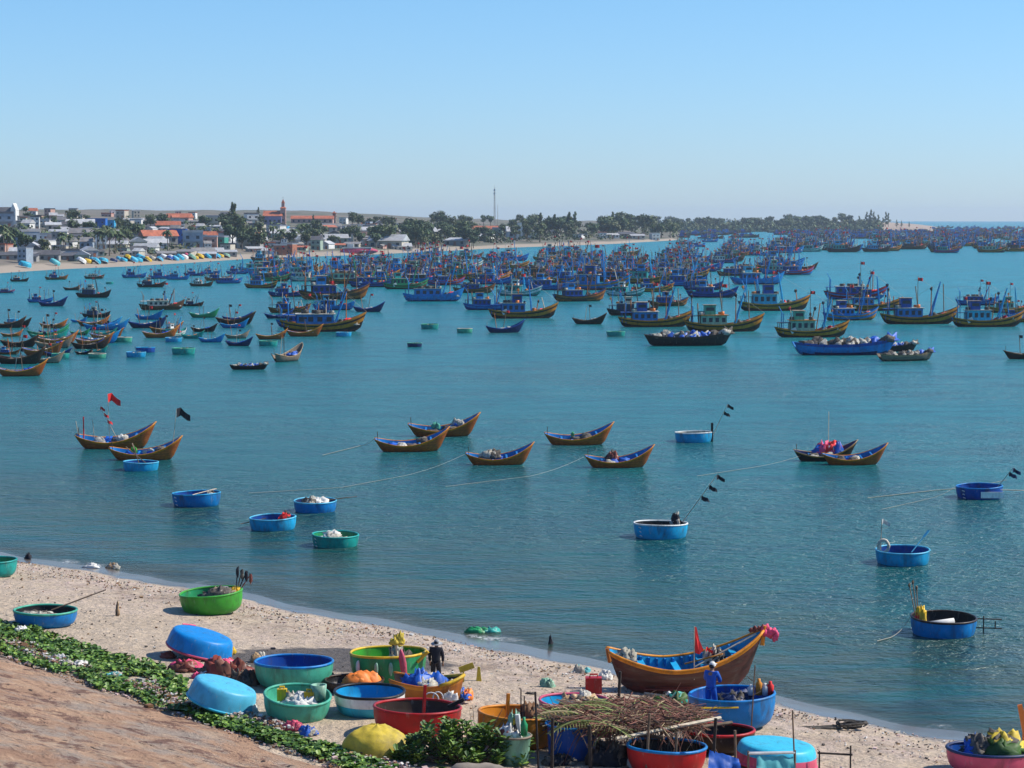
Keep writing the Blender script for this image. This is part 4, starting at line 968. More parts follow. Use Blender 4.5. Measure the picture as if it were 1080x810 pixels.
# dark flat basket with orange tarp behind the white-banded boat
p=at(372,731); land_basket(19,372,733,62,'darkbrown','darkbrown','black','black','low dark basket boat under an orange tarp behind white-banded one',.42)
heap(lp(19,.25,-.1,-.1),(.85,.55,.34),['orangetarp'],'bright orange tarp over the low dark basket boat',57,'tarp','tarp_heap',7,.15)
mb=MB(); mb.tube([(0,0,-.4),(.06,0,.62)],.055,5); thing(mb,'stake','red','red stake standing in the bright red basket boat','stake',lp(10,.15,.1,0))
mb=MB(); mb.tube([(.22*math.cos(a*PI/8),0,.2*math.sin(a*PI/8)) for a in range(9)],.02,5); mb.tube([(.15*math.cos(a*PI/8)+.2,.1,.2*math.sin(a*PI/8)) for a in range(9)],.02,5); thing(mb,'wire_hoop','foam','white wire hoops on the far rim of bright red basket boat','hoops',lp(10,.3,.85,0))
mb=MB(); mb.box((0,0,.1),(.5,.12,.1),Matrix.Rotation(R(-25),3,'Y')); thing(mb,'wooden_block','darkpole','dark block on the right rim of bright red basket boat','block',lp(10,.9,.1,0))
mb=MB(); mb.tube([(0,0,-.7),(.07,0,.62)],.06,5); thing(mb,'stake','orange','thick orange stake standing in the orange basket boat','stake',lp(11,-.28,-.2,0))
for k,(x,h) in enumerate(((.08,.75),(.16,.55))):
    mb=MB(); mb.tube([(0,0,-.6),(0,0,h)],.018,4); thing(mb,'thin_stake','darkpole',['taller','shorter'][k]+' thin dark stake in the orange basket boat','stake',lp(11,x,-.2,0))
heap(lp(11,.35,0,-.2),(.55,.45,.35),['net','dryleaf'],'brown net in the orange basket boat',58)
heap(lp(12,.25,0,-.15),(.75,.5,.32),['palenet','net','tan'],'tan nets and rags piled in pink-rimmed basket boat',59)
heap(lp(18,-.3,.1,-.2),(.5,.5,.45),['bluetarp','net'],'blue tarp lump in the pink boat at bottom right',60,'tarp','tarp_heap')
heap(lp(18,.4,.1,-.12),(.9,.6,.5),['net','leaf3','yellowtarp','net'],'dark netting heaped in the pink boat at bottom right',61)
heap(lp(16,.0,.1,-.4),(.8,.6,.35),['navy','net'],'dark gear inside the big bright blue basket boat',62,'gear','gear_heap')
for k,(dx,m_,h,nm) in enumerate(((.42,'foam',.32,'white'),(.60,'ochre',.5,'mustard'),(.74,'foam',.36,'pale grey'),(.86,'redcloth',.42,'red'))):
    mb=MB(); mb.lathe([(.0,0),(.10,0),(.11,h*.7),(.05,h*.85),(.05,h),(0,h)],10); thing(mb,'bottle',m_,nm+' plastic bottle on the right rim of big blue basket boat','bottle',lp(16,dx,.1,-.05),smooth=True)
mb=MB(); mb.tube([(-.85,0,0),(.5,.0,.02)],.03,5); mb.tube([(-.85,0,0),(-.85,0,-.35),(-.2,0,-.38)],.03,5); thing(mb,'yellow_frame','yellow','bent yellow metal frame against the left of big blue basket boat','frame',lp(16,-.35,-1.05,-.12))
mb=MB(); mb.tube([(0,0,0),(.1,.0,1.9)],.022,5); mb.tube([(.04,0,1.0),(.28,0,1.12)],.012,4); mb.tube([(.07,0,1.4),(-.12,0,1.55)],.012,4); thing(mb,'thin_branch','wood','thin bare branch rising behind big blue basket boat','branch',lp(16,.32,-.98,-.75))
# overturned
def overturned(k,px,py,w,outer,rim,label,ty,depth=.8,rz=0,band=None,tx=0,lift=0):
    p=at(px,py); s=ppm(p); Rr=w/s/2; dp=Rr*depth
    M=Matrix.Rotation(R(rz),4,'Z')@Matrix.Rotation(R(ty),4,'Y')@Matrix.Rotation(R(tx),4,'X')@Matrix.Rotation(PI,4,'X')
    root=empty('basket_boat',(0,0,0)); z=ground(p.x,p.y)+Rr*abs(math.sin(R(ty)))+dp*math.cos(R(ty))+lift
    # local base is at the top: shift so the rim centre sits above p
    off=M@Vector((0,0,dp)); root.location=(p.x-off.x,p.y+Rr*.75-off.y,ground(p.x,p.y)+Rr*abs(math.sin(R(ty)))*.85-off.z+lift)
    root.rotation_euler=M.to_euler()
    basket_mesh(root,Rr,dp,outer,rim,'darkbrown','darkbrown',seed=k,band=band,ropes=False,flat=True); 
    tag(root,label,'basket boat','basket boats and small boats lying on the beach'); root['Rr']=Rr; LB[k]=root; return root
o=overturned(14.1,206,697,72,'blue','pink','overturned deep blue basket boat leaning on a red net heap',15,.52,0,lift=-.05)
mb=MB()
for z,x0,x1 in ((.25,-.9,-.45),(.4,-.85,-.4),(.7,-.72,-.35)): 
    Rr=o['Rr']; mb.tube([(Rr*1.005*x,-(math.sqrt(max(0,1.01-x*x)))*Rr,Rr*.52-z*.8) for x in np.linspace(x0,x1,6)],.022,4)
mb.build('rope_lashing','pinkcloth',o)
# the same lashings face the camera on the flipped hull
o=overturned(15.1,229,757,74,'lightblue','cyan','overturned pale sky blue basket boat on the creeper at the embankment foot',18,.60,0)
overturned(17.1,822,815,88,'pink','pink','overturned cyan and pink basket boat behind a white rail',5,.48,0)
for c in LB[17.1].children:
    if base(c.name)=='shell':
        c.data.materials[0]=P['cyan']; c.data.materials[1]=P['pink']
        for pl in c.data.polygons:
            if sum(c.data.vertices[i].co.z for i in pl.vertices)/len(pl.vertices) > LB[17.1]['Rr']*.48*.5: pl.material_index=1
            else: pl.material_index=0
# big beached boat
def big_boat():
    p=at(712,734); s=ppm(p); L=163/s/.97
    root=empty('beached_boat',(at(724,734).x,p.y+.75,0),(R(7),R(-.5),R(7))); root.location.z=ground(p.x,p.y+.6)-.03
    info,dk=hull_parts(L,L*.31,.30,.195,.40,root,['redwood','gold','keel','sky','blue'],nst=36,nk=14,stern_w=.3,rake=.135,tmin=.40,keelz=0,deck=L*.07,rail_mat='gold',rail_r=.055)
    for t in np.linspace(.16,.80,12):
        for sd in (1,-1):
            x,y,z=info(t); mb=MB(); mb.box((x*.975,(y-.125)*sd,z-.14),(.06,.13,.26)); mb.build('rib','blue',root)
    for t in (.22,.45,.62,.8):
        x,y,z=info(t); mb=MB(); mb.box((x,0,z-.16),(.22,2*y-.14,.05)); mb.build('thwart','sky',root)
    mb=MB()
    for sd in (1,-1): mb.tube([(info(t)[0]*(.93),(info(t)[1]*.965)*sd+.012*sd,L*.195*.36+.02) for t in np.linspace(.2,.8,12)],.022,4)
    mb.build('rubbing_strake','keel',root,smooth=True)
    x,y,z=info(1); mb=MB(); mb.tube([(x-.05,0,z-.5),(x+.03,0,z+.16)],[.08,.06],6); mb.build('bow_post','gold',root)
    x,y,z=info(0); mb=MB(); mb.tube([(x+.08,0,z-.4),(x-.02,0,z+.07)],[.08,.07],6); mb.build('stern_post','rust',root)
    tag(root,'large beached wooden boat with golden rail, blue inside and red brown planks','wooden boat')
    return root,info,dk,L
bb,info,dk,LL=big_boat(); bpy.context.view_layer.update(); BM=bb.matrix_world
def bbp(t,dy,dz): x,y,z=info(t); return BM@Vector((x,y*dy,z+dz))
heap(bbp(.12,0,-.15),(.42,.3,.3),['rope','net'],'coiled grey rope on the stern of the large beached boat',71,'rope','rope_coil')
heap(bbp(.70,.1,-.45),(.55,.4,.5),['blackcloth','palenet','net','foam'],'dark gear and white bundle inside the large beached boat',72,'gear','gear_heap',9)
oar(bbp(.55,-.2,-.12),bbp(.95,0,.08),'long pale oar laid inside the large beached boat towards its bow','bamboo')
oar(bbp(.50,.2,-.08),bbp(.72,-.4,.1),'shorter tan oar across the large beached boat','ochre')
flagpole(bbp(.60,0,-.3),.7,(.1,0),'small dark red bundle pole in the large beached boat','redcloth',1,.3)
pb=bbp(.985,0,.05)
mb=MB()
for k in range(6): mb.blob((.10+.075*k,.05*math.sin(k),.04-.03*k+.07*math.sin(k*2)),(.11,.07,.15),k,.6,8,6)
thing(mb,'pink_flags','pinkcloth','bunch of pink plastic flags at the bow tip of large beached boat','flags',pb+Vector((.05,0,.02)),smooth=True)
mb=MB()
for k in range(4): mb.blob((-.28+.13*k,.03,.06+.03*k),(.08,.07,.09),k+4,.4,8,6)
thing(mb,'red_flags','keel','dark red rags at the bow tip of large beached boat','flags',pb,smooth=True)
root=empty('flag_pole',bbp(.52,-.9,-.35)); mb=MB(); mb.tube([(0,0,0),(0,0,1.75)],.02,5); mb.build('pole','bamboo',root)
mb=MB(); vs=[(0,0,1.75),(.07,.02,1.72),(.16,.05,1.3),(.30,.0,.98),(.16,-.04,.84),(0,0,.9)]; mb.add(vs+[(a,b_+.02,c) for a,b_,c in vs],[(0,1,2,3,4,5),(11,10,9,8,7,6)]); mb.build('flag','redcloth',root)
tag(root,'drooping red flag on pole amidships the large beached boat','flag')
# boards and props under the boat
for k,(a,b_) in enumerate((((655,728),(668,722)),((680,733),(705,738)),((690,730),(712,735)))):
    A_=at(*a)+Vector((0,0,.06)); B_p=at(*b_)+Vector((0,0,.1)); mb=MB(); mb.tube([(0,0,0),B_p-A_],.045,5); thing(mb,'wooden_prop','bamboo',['short pale prop at the stern of the large beached boat','longer pale pole on sand beneath the large beached boat','second pale pole on sand beneath the large beached boat'][k],'pole',A_)
heap(at(703,737),(.22,.2,.3),['foam'],'white foam lump on sand beneath the large beached boat',74,'foam','foam_lump',3,.15)
heap(at(718,744),(.55,.35,.25),['redcloth','net','frond4'],'red netting on the ground between brush pile and large boat',75)
heap(at(707,752)+Vector((0,0,.25)),(.65,.35,.3),['leaf3','teal','net'],'dark green netting on the right of the brush pile',76)

# ------------------------------------------------------------------ people
def limb(bm_pts,edges,radii,name,m,parent,sub=2):
    me=bpy.data.meshes.new(name); me.from_pydata(bm_pts,edges,[]); o=bpy.data.objects.new(name,me); C.objects.link(o); o.parent=parent
    md=o.modifiers.new('skin','SKIN'); sv=me.skin_vertices[0].data if me.skin_vertices else None
    if sv is None:
        bpy.context.view_layer.objects.active=o; b=bmesh.new(); b.from_mesh(me); b.verts.layers.skin.verify(); b.to_mesh(me); b.free(); sv=me.skin_vertices[0].data
    for i,r in enumerate(radii): sv[i].radius=(r,r) if not isinstance(r,tuple) else r
    sv[0].use_root=True
    s_=o.modifiers.new('sub','SUBSURF'); s_.levels=sub; s_.render_levels=sub
    me.materials.append(P[m])
    dg=bpy.context.evaluated_depsgraph_get(); ev=o.evaluated_get(dg); m2=bpy.data.meshes.new_from_object(ev); m2.polygons.foreach_set('use_smooth',[True]*len(m2.polygons))
    o.modifiers.clear(); o.data=m2
    if not m2.materials: m2.materials.append(P[m])
    return o
def person(loc,rz,label,top,bottom,hat,height=1.62,bend=0,arms='down',hatbrim=True):
    k=height/1.7; root=empty('person',loc,(0,0,rz),k)
    # joints (facing -Y)
    by=-math.sin(R(bend)); bz=math.cos(R(bend))
    def T_(x,h,f=0): return (x, by*(h-.95)+f, .95+(h-.95)*bz)
    pel=(0,0,.95); wa=T_(0,1.1); ch=T_(0,1.32); nk=T_(0,1.47); hd0=T_(0,1.56,-.01); hd1=T_(0,1.66,-.02)
    J=[pel,wa,ch,nk,hd0,hd1]; Rd=[(.145,.11),(.125,.09),(.155,.10),.052,.085,.078]; E=[(0,1),(1,2),(2,3),(3,4),(4,5)]
    def addc(par,pts,rs):
        i0=par
        for p_,r_ in zip(pts,rs): J.append(p_); Rd.append(r_); E.append((i0,len(J)-1)); i0=len(J)-1
        return i0
    hands=[]
    for s in (-1,1):
        sh=T_(.19*s,1.42)
        if arms=='down': el=T_(.25*s,1.14,-.05); wr=T_(.24*s,.90,-.16)
        elif arms=='front': el=T_(.26*s,1.17,-.12); wr=T_(.12*s,1.08,-.38)
        a=addc(2,[sh,el,wr],[.062,.045,.032])
        palm=tuple(Vector(wr)+(Vector(wr)-Vector(el)).normalized()*.08); a=addc(a,[palm],[(.038,.018)])
        d=(Vector(wr)-Vector(el)).normalized(); sd=Vector((s,0,0)) 
        for q,(o_,ln) in enumerate(((-.030,.062),(-.010,.075),(.010,.078),(.030,.068))):
            b0=Vector(palm)+sd*o_+d*.02; b1=b0+d*ln*.6; b2=b1+d*ln*.35+Vector((0,-.02,0)); addc(a,[tuple(b0),tuple(b1),tuple(b2)],[.010,.009,.008])
        t0=Vector(wr)+d*.03-sd*.03+Vector((0,-.02,0)); addc(a,[tuple(t0),tuple(t0+d*.04+Vector((0,-.03,0)))],[.011,.009])
    for s in (-1,1):
        hp=(.09*s,0,.90); kn=(.11*s,-.04 if s>0 else -.12,.50); an=(.11*s,.02 if s>0 else -.08,.09); ft=(.12*s,-.14 if s>0 else -.24,.035)
        addc(0,[hp,kn,an,ft],[.085,.058,.04,.035])
    body=limb(J,E,Rd,'body','skin',root)
    # nose, ears, mouth, eyes as part of the head
    mb=MB(); h=Vector(hd0); mb.blob(h+Vector((0,-.095,.03)),(.014,.02,.022),1,0,6,5)
    for s in (-1,1): mb.blob(h+Vector((.082*s,0,.03)),(.012,.02,.03),1,0,6,5)
    mb.build('face_features','skin',root,smooth=True)
    mb=MB()
    for s in (-1,1): mb.blob(h+Vector((.033*s,-.083,.05)),(.012,.008,.008),1,0,6,5)
    mb.build('eyes','black',root,smooth=True)
    mb=MB(); mb.blob(h+Vector((0,.018,.07)),(.093,.10,.085),1,.05,12,8); mb.build('hair','black',root,smooth=True)
    # shirt & trousers
    J2=[(0,0,.84),wa,ch,T_(0,1.44)]; R2=[(.185,.15),(.165,.13),(.185,.13),.085]; E2=[(0,1),(1,2),(2,3)]
    for s in (-1,1):
        sh=T_(.19*s,1.42)
        if arms=='down': el=T_(.25*s,1.14,-.05); wr=T_(.24*s,.93,-.145)
        else: el=T_(.26*s,1.17,-.12); wr=T_(.13*s,1.09,-.34)
        i=len(J2); J2+=[sh,el,wr]; R2+=[.085,.066,.055]; E2+=[(2,i),(i,i+1),(i+1,i+2)]
    limb(J2,E2,R2,'shirt',top,root)
    J3=[(0,0,1.06)]; R3=[(.165,.13)]; E3=[]
    for s in (-1,1):
        i=len(J3); J3+=[(.09*s,0,.88),(.11*s,-.04 if s>0 else -.12,.50),(.11*s,.02 if s>0 else -.08,.12)]; R3+=[.108,.082,.07]; E3+=[(0,i),(i,i+1),(i+1,i+2)]
    limb(J3,E3,R3,'trousers',bottom,root)
    mb=MB(); M_=Matrix.Translation(Vector(hd1)+Vector((0,.005,-.01)))@Matrix.Rotation(R(-bend*.7),4,'X')
    prof=[(.0,.11),(.07,.10),(.105,.05),(.108,.0)] + ([(.21,-.045),(.22,-.05),(.2,-.055)] if hatbrim else [(.112,-.02)])
    mb.lathe(prof,20,0,None,M_); 
    if not hatbrim: mb.box(tuple(Vector(hd1)+Vector((0,-.15,0))),(.14,.12,.015))
    mb.build('hat',hat,root,smooth=True)
    tag(root,label,'person'); return root
pA=at(458,733); pA.y+=1.4; pA.z=ground(pA.x,pA.y)
person(pA,R(170),'person in black clothes and grey brimmed hat standing behind stubby orange boat','blackcloth','blackcloth','grey',1.5,14,'down')
pB=at(754,748); pB.z=ground(pB.x,pB.y)
person(lp(16,-.50,.05,0)-Vector((0,0,LB[16]['dp']-.28)),R(150),'person in blue overalls standing in the big bright blue basket boat','bluetarp','bluetarp','foam',1.62,8,'front',False)

# ------------------------------------------------------------------ brush rack and pile
bc=at(650,775); bc.y+=2.6; bc.z=ground(bc.x,bc.y)
root=empty('brush_rack',bc)
def pole(a,b_,r,m,nm,par): mb=MB(); mb.tube([Vector(a)-bc,Vector(b_)-bc],r,6); return mb.build(nm,m,par)
def up(px,py,pytop):      # a post standing at a ground pixel, as tall as its top pixel says
    g=at(px,py); return g, Vector((g.x,g.y,g.z+(py-pytop)/ppm(g)))
for px,py,pt,r,m in ((568,812,729,.03,'darkpole'),(582,815,757,.045,'darkpole'),(623,814,765,.055,'darkpole'),(681,820,752,.035,'wood'),(711,820,772,.032,'wood'),(751,822,757,.045,'darkpole'),(776,820,770,.035,'wood'),(652,748,708,.05,'darkpole')):
    g,t_=up(px,py,pt); pole(g-Vector((0,0,.1)),t_+Vector((.10*math.sin(px*1.7),.05,0)),r,m,'post',root)
g,t_=up(839,828,748); pole(g,t_+Vector((-.1,0,0)),.022,'wood','post',root)
zr=bc.z+1.02
def fr(px,py,dz=0): q=atz(px,py,zr+dz); return q
for a,b_,m,r in (((587,762),(617,762),'bamboo',.05),((650,779),(760,757),'bamboo',.05),((700,772),(772,762),'wood',.05),((570,764),(700,778),'wood',.05),((590,742),(720,745),'wood',.05)): pole(fr(*a,.16 if m=='bamboo' else 0),fr(*b_,.3 if m=='bamboo' else 0),r,m,'rail',root)
g,t_=up(789,836,794); g2,t2=up(838,836,793); pole(t_,t2,.04,'whitecloth','rail',root); pole(g2,t2+Vector((0,0,.06)),.03,'wood','post',root); pole(g,t_+Vector((0,0,.06)),.03,'wood','post',root)
tag(root,'rickety pole rack of dark posts and rails holding up the brush','rack')
rnd=random.Random(11); mb=MB()
A0=fr(575,772,.0); A1=fr(748,772); B0=fr(600,737)
for k in range(2000):
    u=rnd.random(); v=rnd.random(); 
    px=575+170*u; wv=math.sin(PI*min(1,max(0,u)))**.5
    py=755+(v-.5)*34*wv; q=atz(px,py,zr+.02+.58*wv*rnd.random()*(1-abs(2*v-1)**2*.6))
    a=rnd.gauss(0,.9) if rnd.random()<.55 else rnd.uniform(-PI,PI); ln=rnd.uniform(.3,1.2); d=Vector((math.cos(a),math.sin(a)*.8,rnd.gauss(.03,.28)))*ln
    mi = rnd.choice([0,3]) if rnd.random()<.86 else rnd.choice([1,2])
    if px<645 and rnd.random()<.5: mi=rnd.choice([2,1,0,3])
    r=rnd.uniform(.008,.022); pm=q+Vector((0,0,.04))
    mb.tube([q-d/2-bc,pm-bc,q+d/2-Vector((0,0,.05*ln))-bc],[r,r,r*.4],3,mi=mi)
for k in range(130):   # twigs that hang over the front edge
    px=rnd.uniform(630,742) if rnd.random()<.75 else rnd.uniform(580,640); q=atz(px,rnd.uniform(762,772),zr+.1); h=rnd.uniform(.2,.95)
    pts=[q-bc]; x=rnd.uniform(-.25,.25)
    for i in range(1,5): pts.append(q-bc+Vector((x*i/2,-.12-.06*i,-h*i/4*(i/4)**.4)))
    mb.tube(pts,[.018,.016,.013,.01,.006],3,mi=rnd.choice([0,3,0,3,1]))
# a few whole fronds with leaflets
for k in range(9):
    px=rnd.uniform(590,660); q=atz(px,rnd.uniform(742,764),zr+.45); a=rnd.uniform(-.7,.6)+(PI if rnd.random()<.3 else 0); Lf=rnd.uniform(1.3,2.0)
    mi=rnd.choice([2,2,1]); prev=None; pts=[]
    for i in range(9):
        t=i/8; pts.append(q+Vector((math.cos(a)*Lf*(t-.4),math.sin(a)*Lf*(t-.4)*.7,.12*math.sin(PI*t)-.25*t*t))-bc)
    mb.tube(pts,[.02]*9,3,mi=mi)
    for i in range(1,9):
        for s in (-1,1):
            for j in range(2):
                b0=pts[i-1].lerp(pts[i],j/2); dn=Vector((-math.sin(a)*s,math.cos(a)*s*.7,-.45))*(.38*math.sin(PI*(i/9)*.8+.5)); fw=Vector((math.cos(a),math.sin(a)*.7,0))*.16
                mb.add([b0,b0+(dn+fw)*.5+Vector((0,0,.03)),b0+dn+fw,b0+(dn+fw)*.5-fw*.12],[(0,1,2,3)],mi)
tag(mb.build('brush_pile',['frond1','frond2','frond3','frond4'],None,loc=bc),'heap of dry brown palm branches on the pole rack','brush pile')
# drum, tarps, pink cloth, dark clutter below the rack
p=at(604,803); root=empty('plastic_drum',p+Vector((0,.55,0))); mb=MB(); mb.lathe([(0,0),(.62,0),(.66,.1),(.68,.45),(.69,.9),(.71,.95),(.68,.97),(.63,.88),(.6,.1),(0,.08)],28); mb.build('tub','deep',root,smooth=True)
mb=MB(); mb.tube([(.74*math.cos(a*PI/14),.74*math.sin(a*PI/14),.95) for a in range(28)],.03,5,closed=True); mb.build('rim','blue',root,smooth=True); tag(root,'tall dark blue tub in the shade under the brush rack','tub')
heap(at(637,790)+Vector((0,.3,.35)),(.45,.3,.5),['pink'],'pink cloth bundle between the blue tub and rack post',81,'bundle','cloth_bundle',5)
heap(at(640,806),(.7,.5,.5),['net','blackcloth','darkbrown'],'dark jumble of nets on the ground under the brush rack',82,'jumble','net_heap',9)
heap(at(590,806)+Vector((0,.0,0)),(.5,.35,.22),['darkpole','net','blackcloth'],'low dark clutter on the ground left of the blue tub',83,'clutter','clutter_heap',7)
heap(at(667,808),(.25,.2,.3),['foam'],'white jug on the ground beneath the brush rack',84,'jug','jug',3,.15)
def tarp(pts,m,label,seed,sag=.12):
    n=14; mb=MB(); a,b_,c,d=[Vector(q) for q in pts]; o=a.copy()
    for off in (0,-.012):
        vs=[]
        for i in range(n+1):
            for j in range(n+1):
                u=i/n;v=j/n; q=(a.lerp(b_,u)).lerp(d.lerp(c,u),v); q=q+Vector((0,0,off-sag*math.sin(PI*u)*math.sin(PI*v)+.09*noise.noise(Vector((u*5,v*5,seed)))))+Vector((0,.08*noise.noise(Vector((u*6,v*3,seed+4))),0)); vs.append(q-o)
        mb.add(vs,[(i*(n+1)+j,(i+1)*(n+1)+j,(i+1)*(n+1)+j+1,i*(n+1)+j+1) for i in range(n) for j in range(n)])
    return thing(mb,'tarp',m,label,'tarp',o,smooth=True)
g,t_=up(798,836,797); g2,t2=up(836,836,797)
tarp([t_,t2,g2+Vector((.1,-.6,.1)),g+Vector((-.1,-.6,.1))],'tealtarp','pale teal tarp hung below the white rail, bottom right of rack',3)
g,t_=up(748,822,790); g2,t2=up(779,822,800)
tarp([t_,t2,g2+Vector((.1,-.5,.1)),g+Vector((-.1,-.5,.1))],'bluetarp','bright blue tarp hung between rack posts below brown basket boat',8)
mb=MB(); mb.tube([(0,0,.55),(.95,0,.5)],.03,5); mb.tube([(.9,0,.75),(.9,0,.1)],.025,5); mb.tube([(.05,0,.6),(.05,0,0)],.025,5); thing(mb,'iron_frame','darkpole','dark iron stand right of the overturned cyan basket boat','frame',at(862,815))
# yellow tarp mound
p=at(396,800); root=MB(); n=48; vs=[]
for i in range(15):
    ph=PI/2*i/14
    for k in range(n):
        a=2*PI*k/n; q=1+.10*noise.noise(Vector((math.cos(a)*1.5,math.sin(a)*1.5,i*.1)))+(.10*abs(noise.noise(Vector((math.cos(a)*5,math.sin(a)*5,1))))-.03*abs(math.sin(a*6+math.sin(a*2)*2)))*(i/14)+.03*noise.noise(Vector((math.cos(a)*9,math.sin(a)*9,i*.9)))
        vs.append((.98*math.sin(ph)*math.cos(a)*q+.0, .75*math.sin(ph)*math.sin(a)*q, .84*math.cos(ph)**.7*(1-.16*abs(math.sin(a*2.5+.6))*math.sin(ph))*(1+.06*noise.noise(Vector((math.cos(a)*3,math.sin(a)*3,i*.7))))))
root.add(vs,[(i*n+k,(i+1)*n+k,(i+1)*n+(k+1)%n,i*n+(k+1)%n) for i in range(14) for k in range(n)])
thing(root,'covered_mound','yellowtarp','mound under a faded yellow tarp left of the leafy bush','tarp',p+Vector((0,.6,-.02)),smooth=True)
# red jerry can, green pot with rubbish, rock, net on the shore, ropes
can(at(626,731),'red','dark red jerry can on sand behind the pink-rimmed basket boat',.62,.24)
p=at(543,808); root=empty('planter_tub',p+Vector((0,.3,0))); mb=MB(); mb.lathe([(0,0),(.36,0),(.4,.3),(.44,.75),(.47,.78),(.40,.8),(.36,.6),(0,.58)],20); mb.build('tub','palegreen',root,smooth=True); mb=MB(); mb.tube([(.45*math.cos(a*PI/10),.45*math.sin(a*PI/10),.78) for a in range(20)],.035,5,closed=True); mb.build('rim','greywood',root,smooth=True); tag(root,'weathered green tub with wooden rim, full of rubbish, beside the bush','tub')
heap(p+Vector((-.1,.3,.7)),(.38,.3,.32),['net','whitecloth','keel'],'rubbish heaped in the weathered green tub',85,'rubbish','rubbish_heap',6)
mb=MB(); mb.lathe([(0,0),(.09,0),(.1,.3),(.04,.4),(.04,.5),(0,.5)],8); thing(mb,'bottle','bottle','green plastic bottle standing on the green tub rubbish','bottle',p+Vector((.25,.15,.82)),smooth=True)
mb=MB(); mb.tube([(0,0,0),(-.05,0,.5)],.07,6); thing(mb,'bottle','whitecloth','white plastic bottle standing on the green tub rubbish','bottle',p+Vector((.12,.35,.85)))
heap(p+Vector((-.02,.45,.9)),(.2,.2,.4),['yellowtarp','palegreen'],'yellow-green bag stuck in the green tub rubbish',86,'bag','bag',4)
mb=MB(); mb.blob((0,0,0),(1.0,.5,.42),3,.2,20,12,flat=True); thing(mb,'boulder','rock','smooth grey boulder at the bottom edge under the leafy bush','boulder',at(505,822),smooth=True)
heap(at(508,670)+Vector((0,.2,0)),(.75,.35,.22),['teal','bottle'],'green net washed up at the waterline near the centre',87)
heap(at(581,682),(.16,.12,.32),['blackcloth'],'small dark stump at the waterline left of the large beached boat',88,'stump','stump',2)
heap(at(123,650),(.16,.14,.42),['tan','net'],'short brown stump standing on the open sand at left',89,'stump','stump',2)
heap(at(30,590),(.3,.25,.25),['blackcloth'],'dark lump of debris near the turquoise basket boat',90,'debris','debris_lump',3)
heap(at(96,599),(.5,.25,.18),['foam'],'white foam scrap at the waterline at left',91,'foam','foam_scrap',3)
mb=MB(); rnd=random.Random(4)
for k in range(9): 
    a0=rnd.random()*6; rr=rnd.uniform(.25,.5)
    mb.tube([(rr*math.cos(a0+a*.5)+.55,.6*rr*math.sin(a0+a*.5)+.1,.05+.03*k*.6+.03*math.sin(a)) for a in range(11)],.03,4)
for k in range(4): mb.tube([(.2,.0+.1*k,.05),(-.5,-.2+.08*k,.06),(-1.0,-.35+.13*k,.05),(-1.3,-.3,.05)],.035,4)
thing(mb,'rope_heap','net','dark coil of rope lying on sand right of the big blue basket boat','rope',at(880,769))
heap(at(560,657+75),(.2,.12,.06),['net'],'small dark scrap on the sand near the orange basket boat',92,'scrap','scrap',2)
p=at(1083,800); mb=MB(); mb.box((0,0,1.05),(.22,.1,.95),Matrix.Rotation(R(-14),3,'Y'),taper=.6); mb.tube([(-.02,0,0),(.02,0,.7)],.04,5); thing(mb,'orange_paddle','orangetarp','orange paddle blade sticking up at the right edge by pink boat','paddle',p+Vector((-.05,.3,0)))
# red net heap by the overturned blue boat
heap(at(236,715),(.95,.6,.5),['frond4','palenet','pinkcloth','keel','net'],'heap of dark red nets and rope beside overturned deep blue boat',93,'net','net_heap',14)
heap(at(262,722),(.55,.35,.4),['frond1','net','keel'],'brown tangle of rope at the end of the red net heap',94,'rope','rope_heap',8)
heap(at(196,708),(.8,.35,.3),['keel','frond4','pinkcloth'],'dark red net under the overturned deep blue boat',95,'net','net_heap',8)
heap(at(213,716),(.35,.2,.2),['whitecloth','pinkcloth'],'pale pink bag in front of the overturned deep blue boat',96,'bag','bag',4)
for k,(px,py,c,l) in enumerate(((62,698,'whitecloth','crumpled white bag on the creeper, leftmost of three'),(72,704,'palenet','grey rubbish bag on the creeper between two white ones'),(84,704,'whitecloth','large white bag on the creeper, rightmost of three'),(120,716,'tealtarp','pale teal bag among creeper near the embankment'),(22,669,'whitecloth','small white scrap on creeper by the mint-rimmed boat'),(266,752,'foam','white plastic jug right of the overturned pale blue boat'),(272,697,'tan','tan bucket on the dark muddy sand'),(245,690,'yellow','small yellow scrap right of the overturned deep blue boat'),(216,720,'yellow','yellow scrap on creeper between the two overturned boats'),(323,775,'bluetarp','blue cloth scrap on sand below the mint boats'),(310,770,'pink','pinkish scrap on sand below the mint boats'),(348,716,'rubber','black tyre-like lump behind the blue-rimmed mint boat'),(614,709,'tealtarp','teal net scrap near the water left of beached boat'),(637,716,'foam','white scrap near the water left of beached boat'),(577,725,'palegreen','grey green scrap on the sand above orange basket boat'),(120,600,'tan','tan scrap near the left waterline'),(178,694,'keel','reddish scrap left of the overturned deep blue boat'))):
    heap(at(px,py),(.34 if k not in(5,7,8) else .2,.25,.22),[c,c if k%3 else 'palenet'],l,100+k,'litter','litter_piece',4)
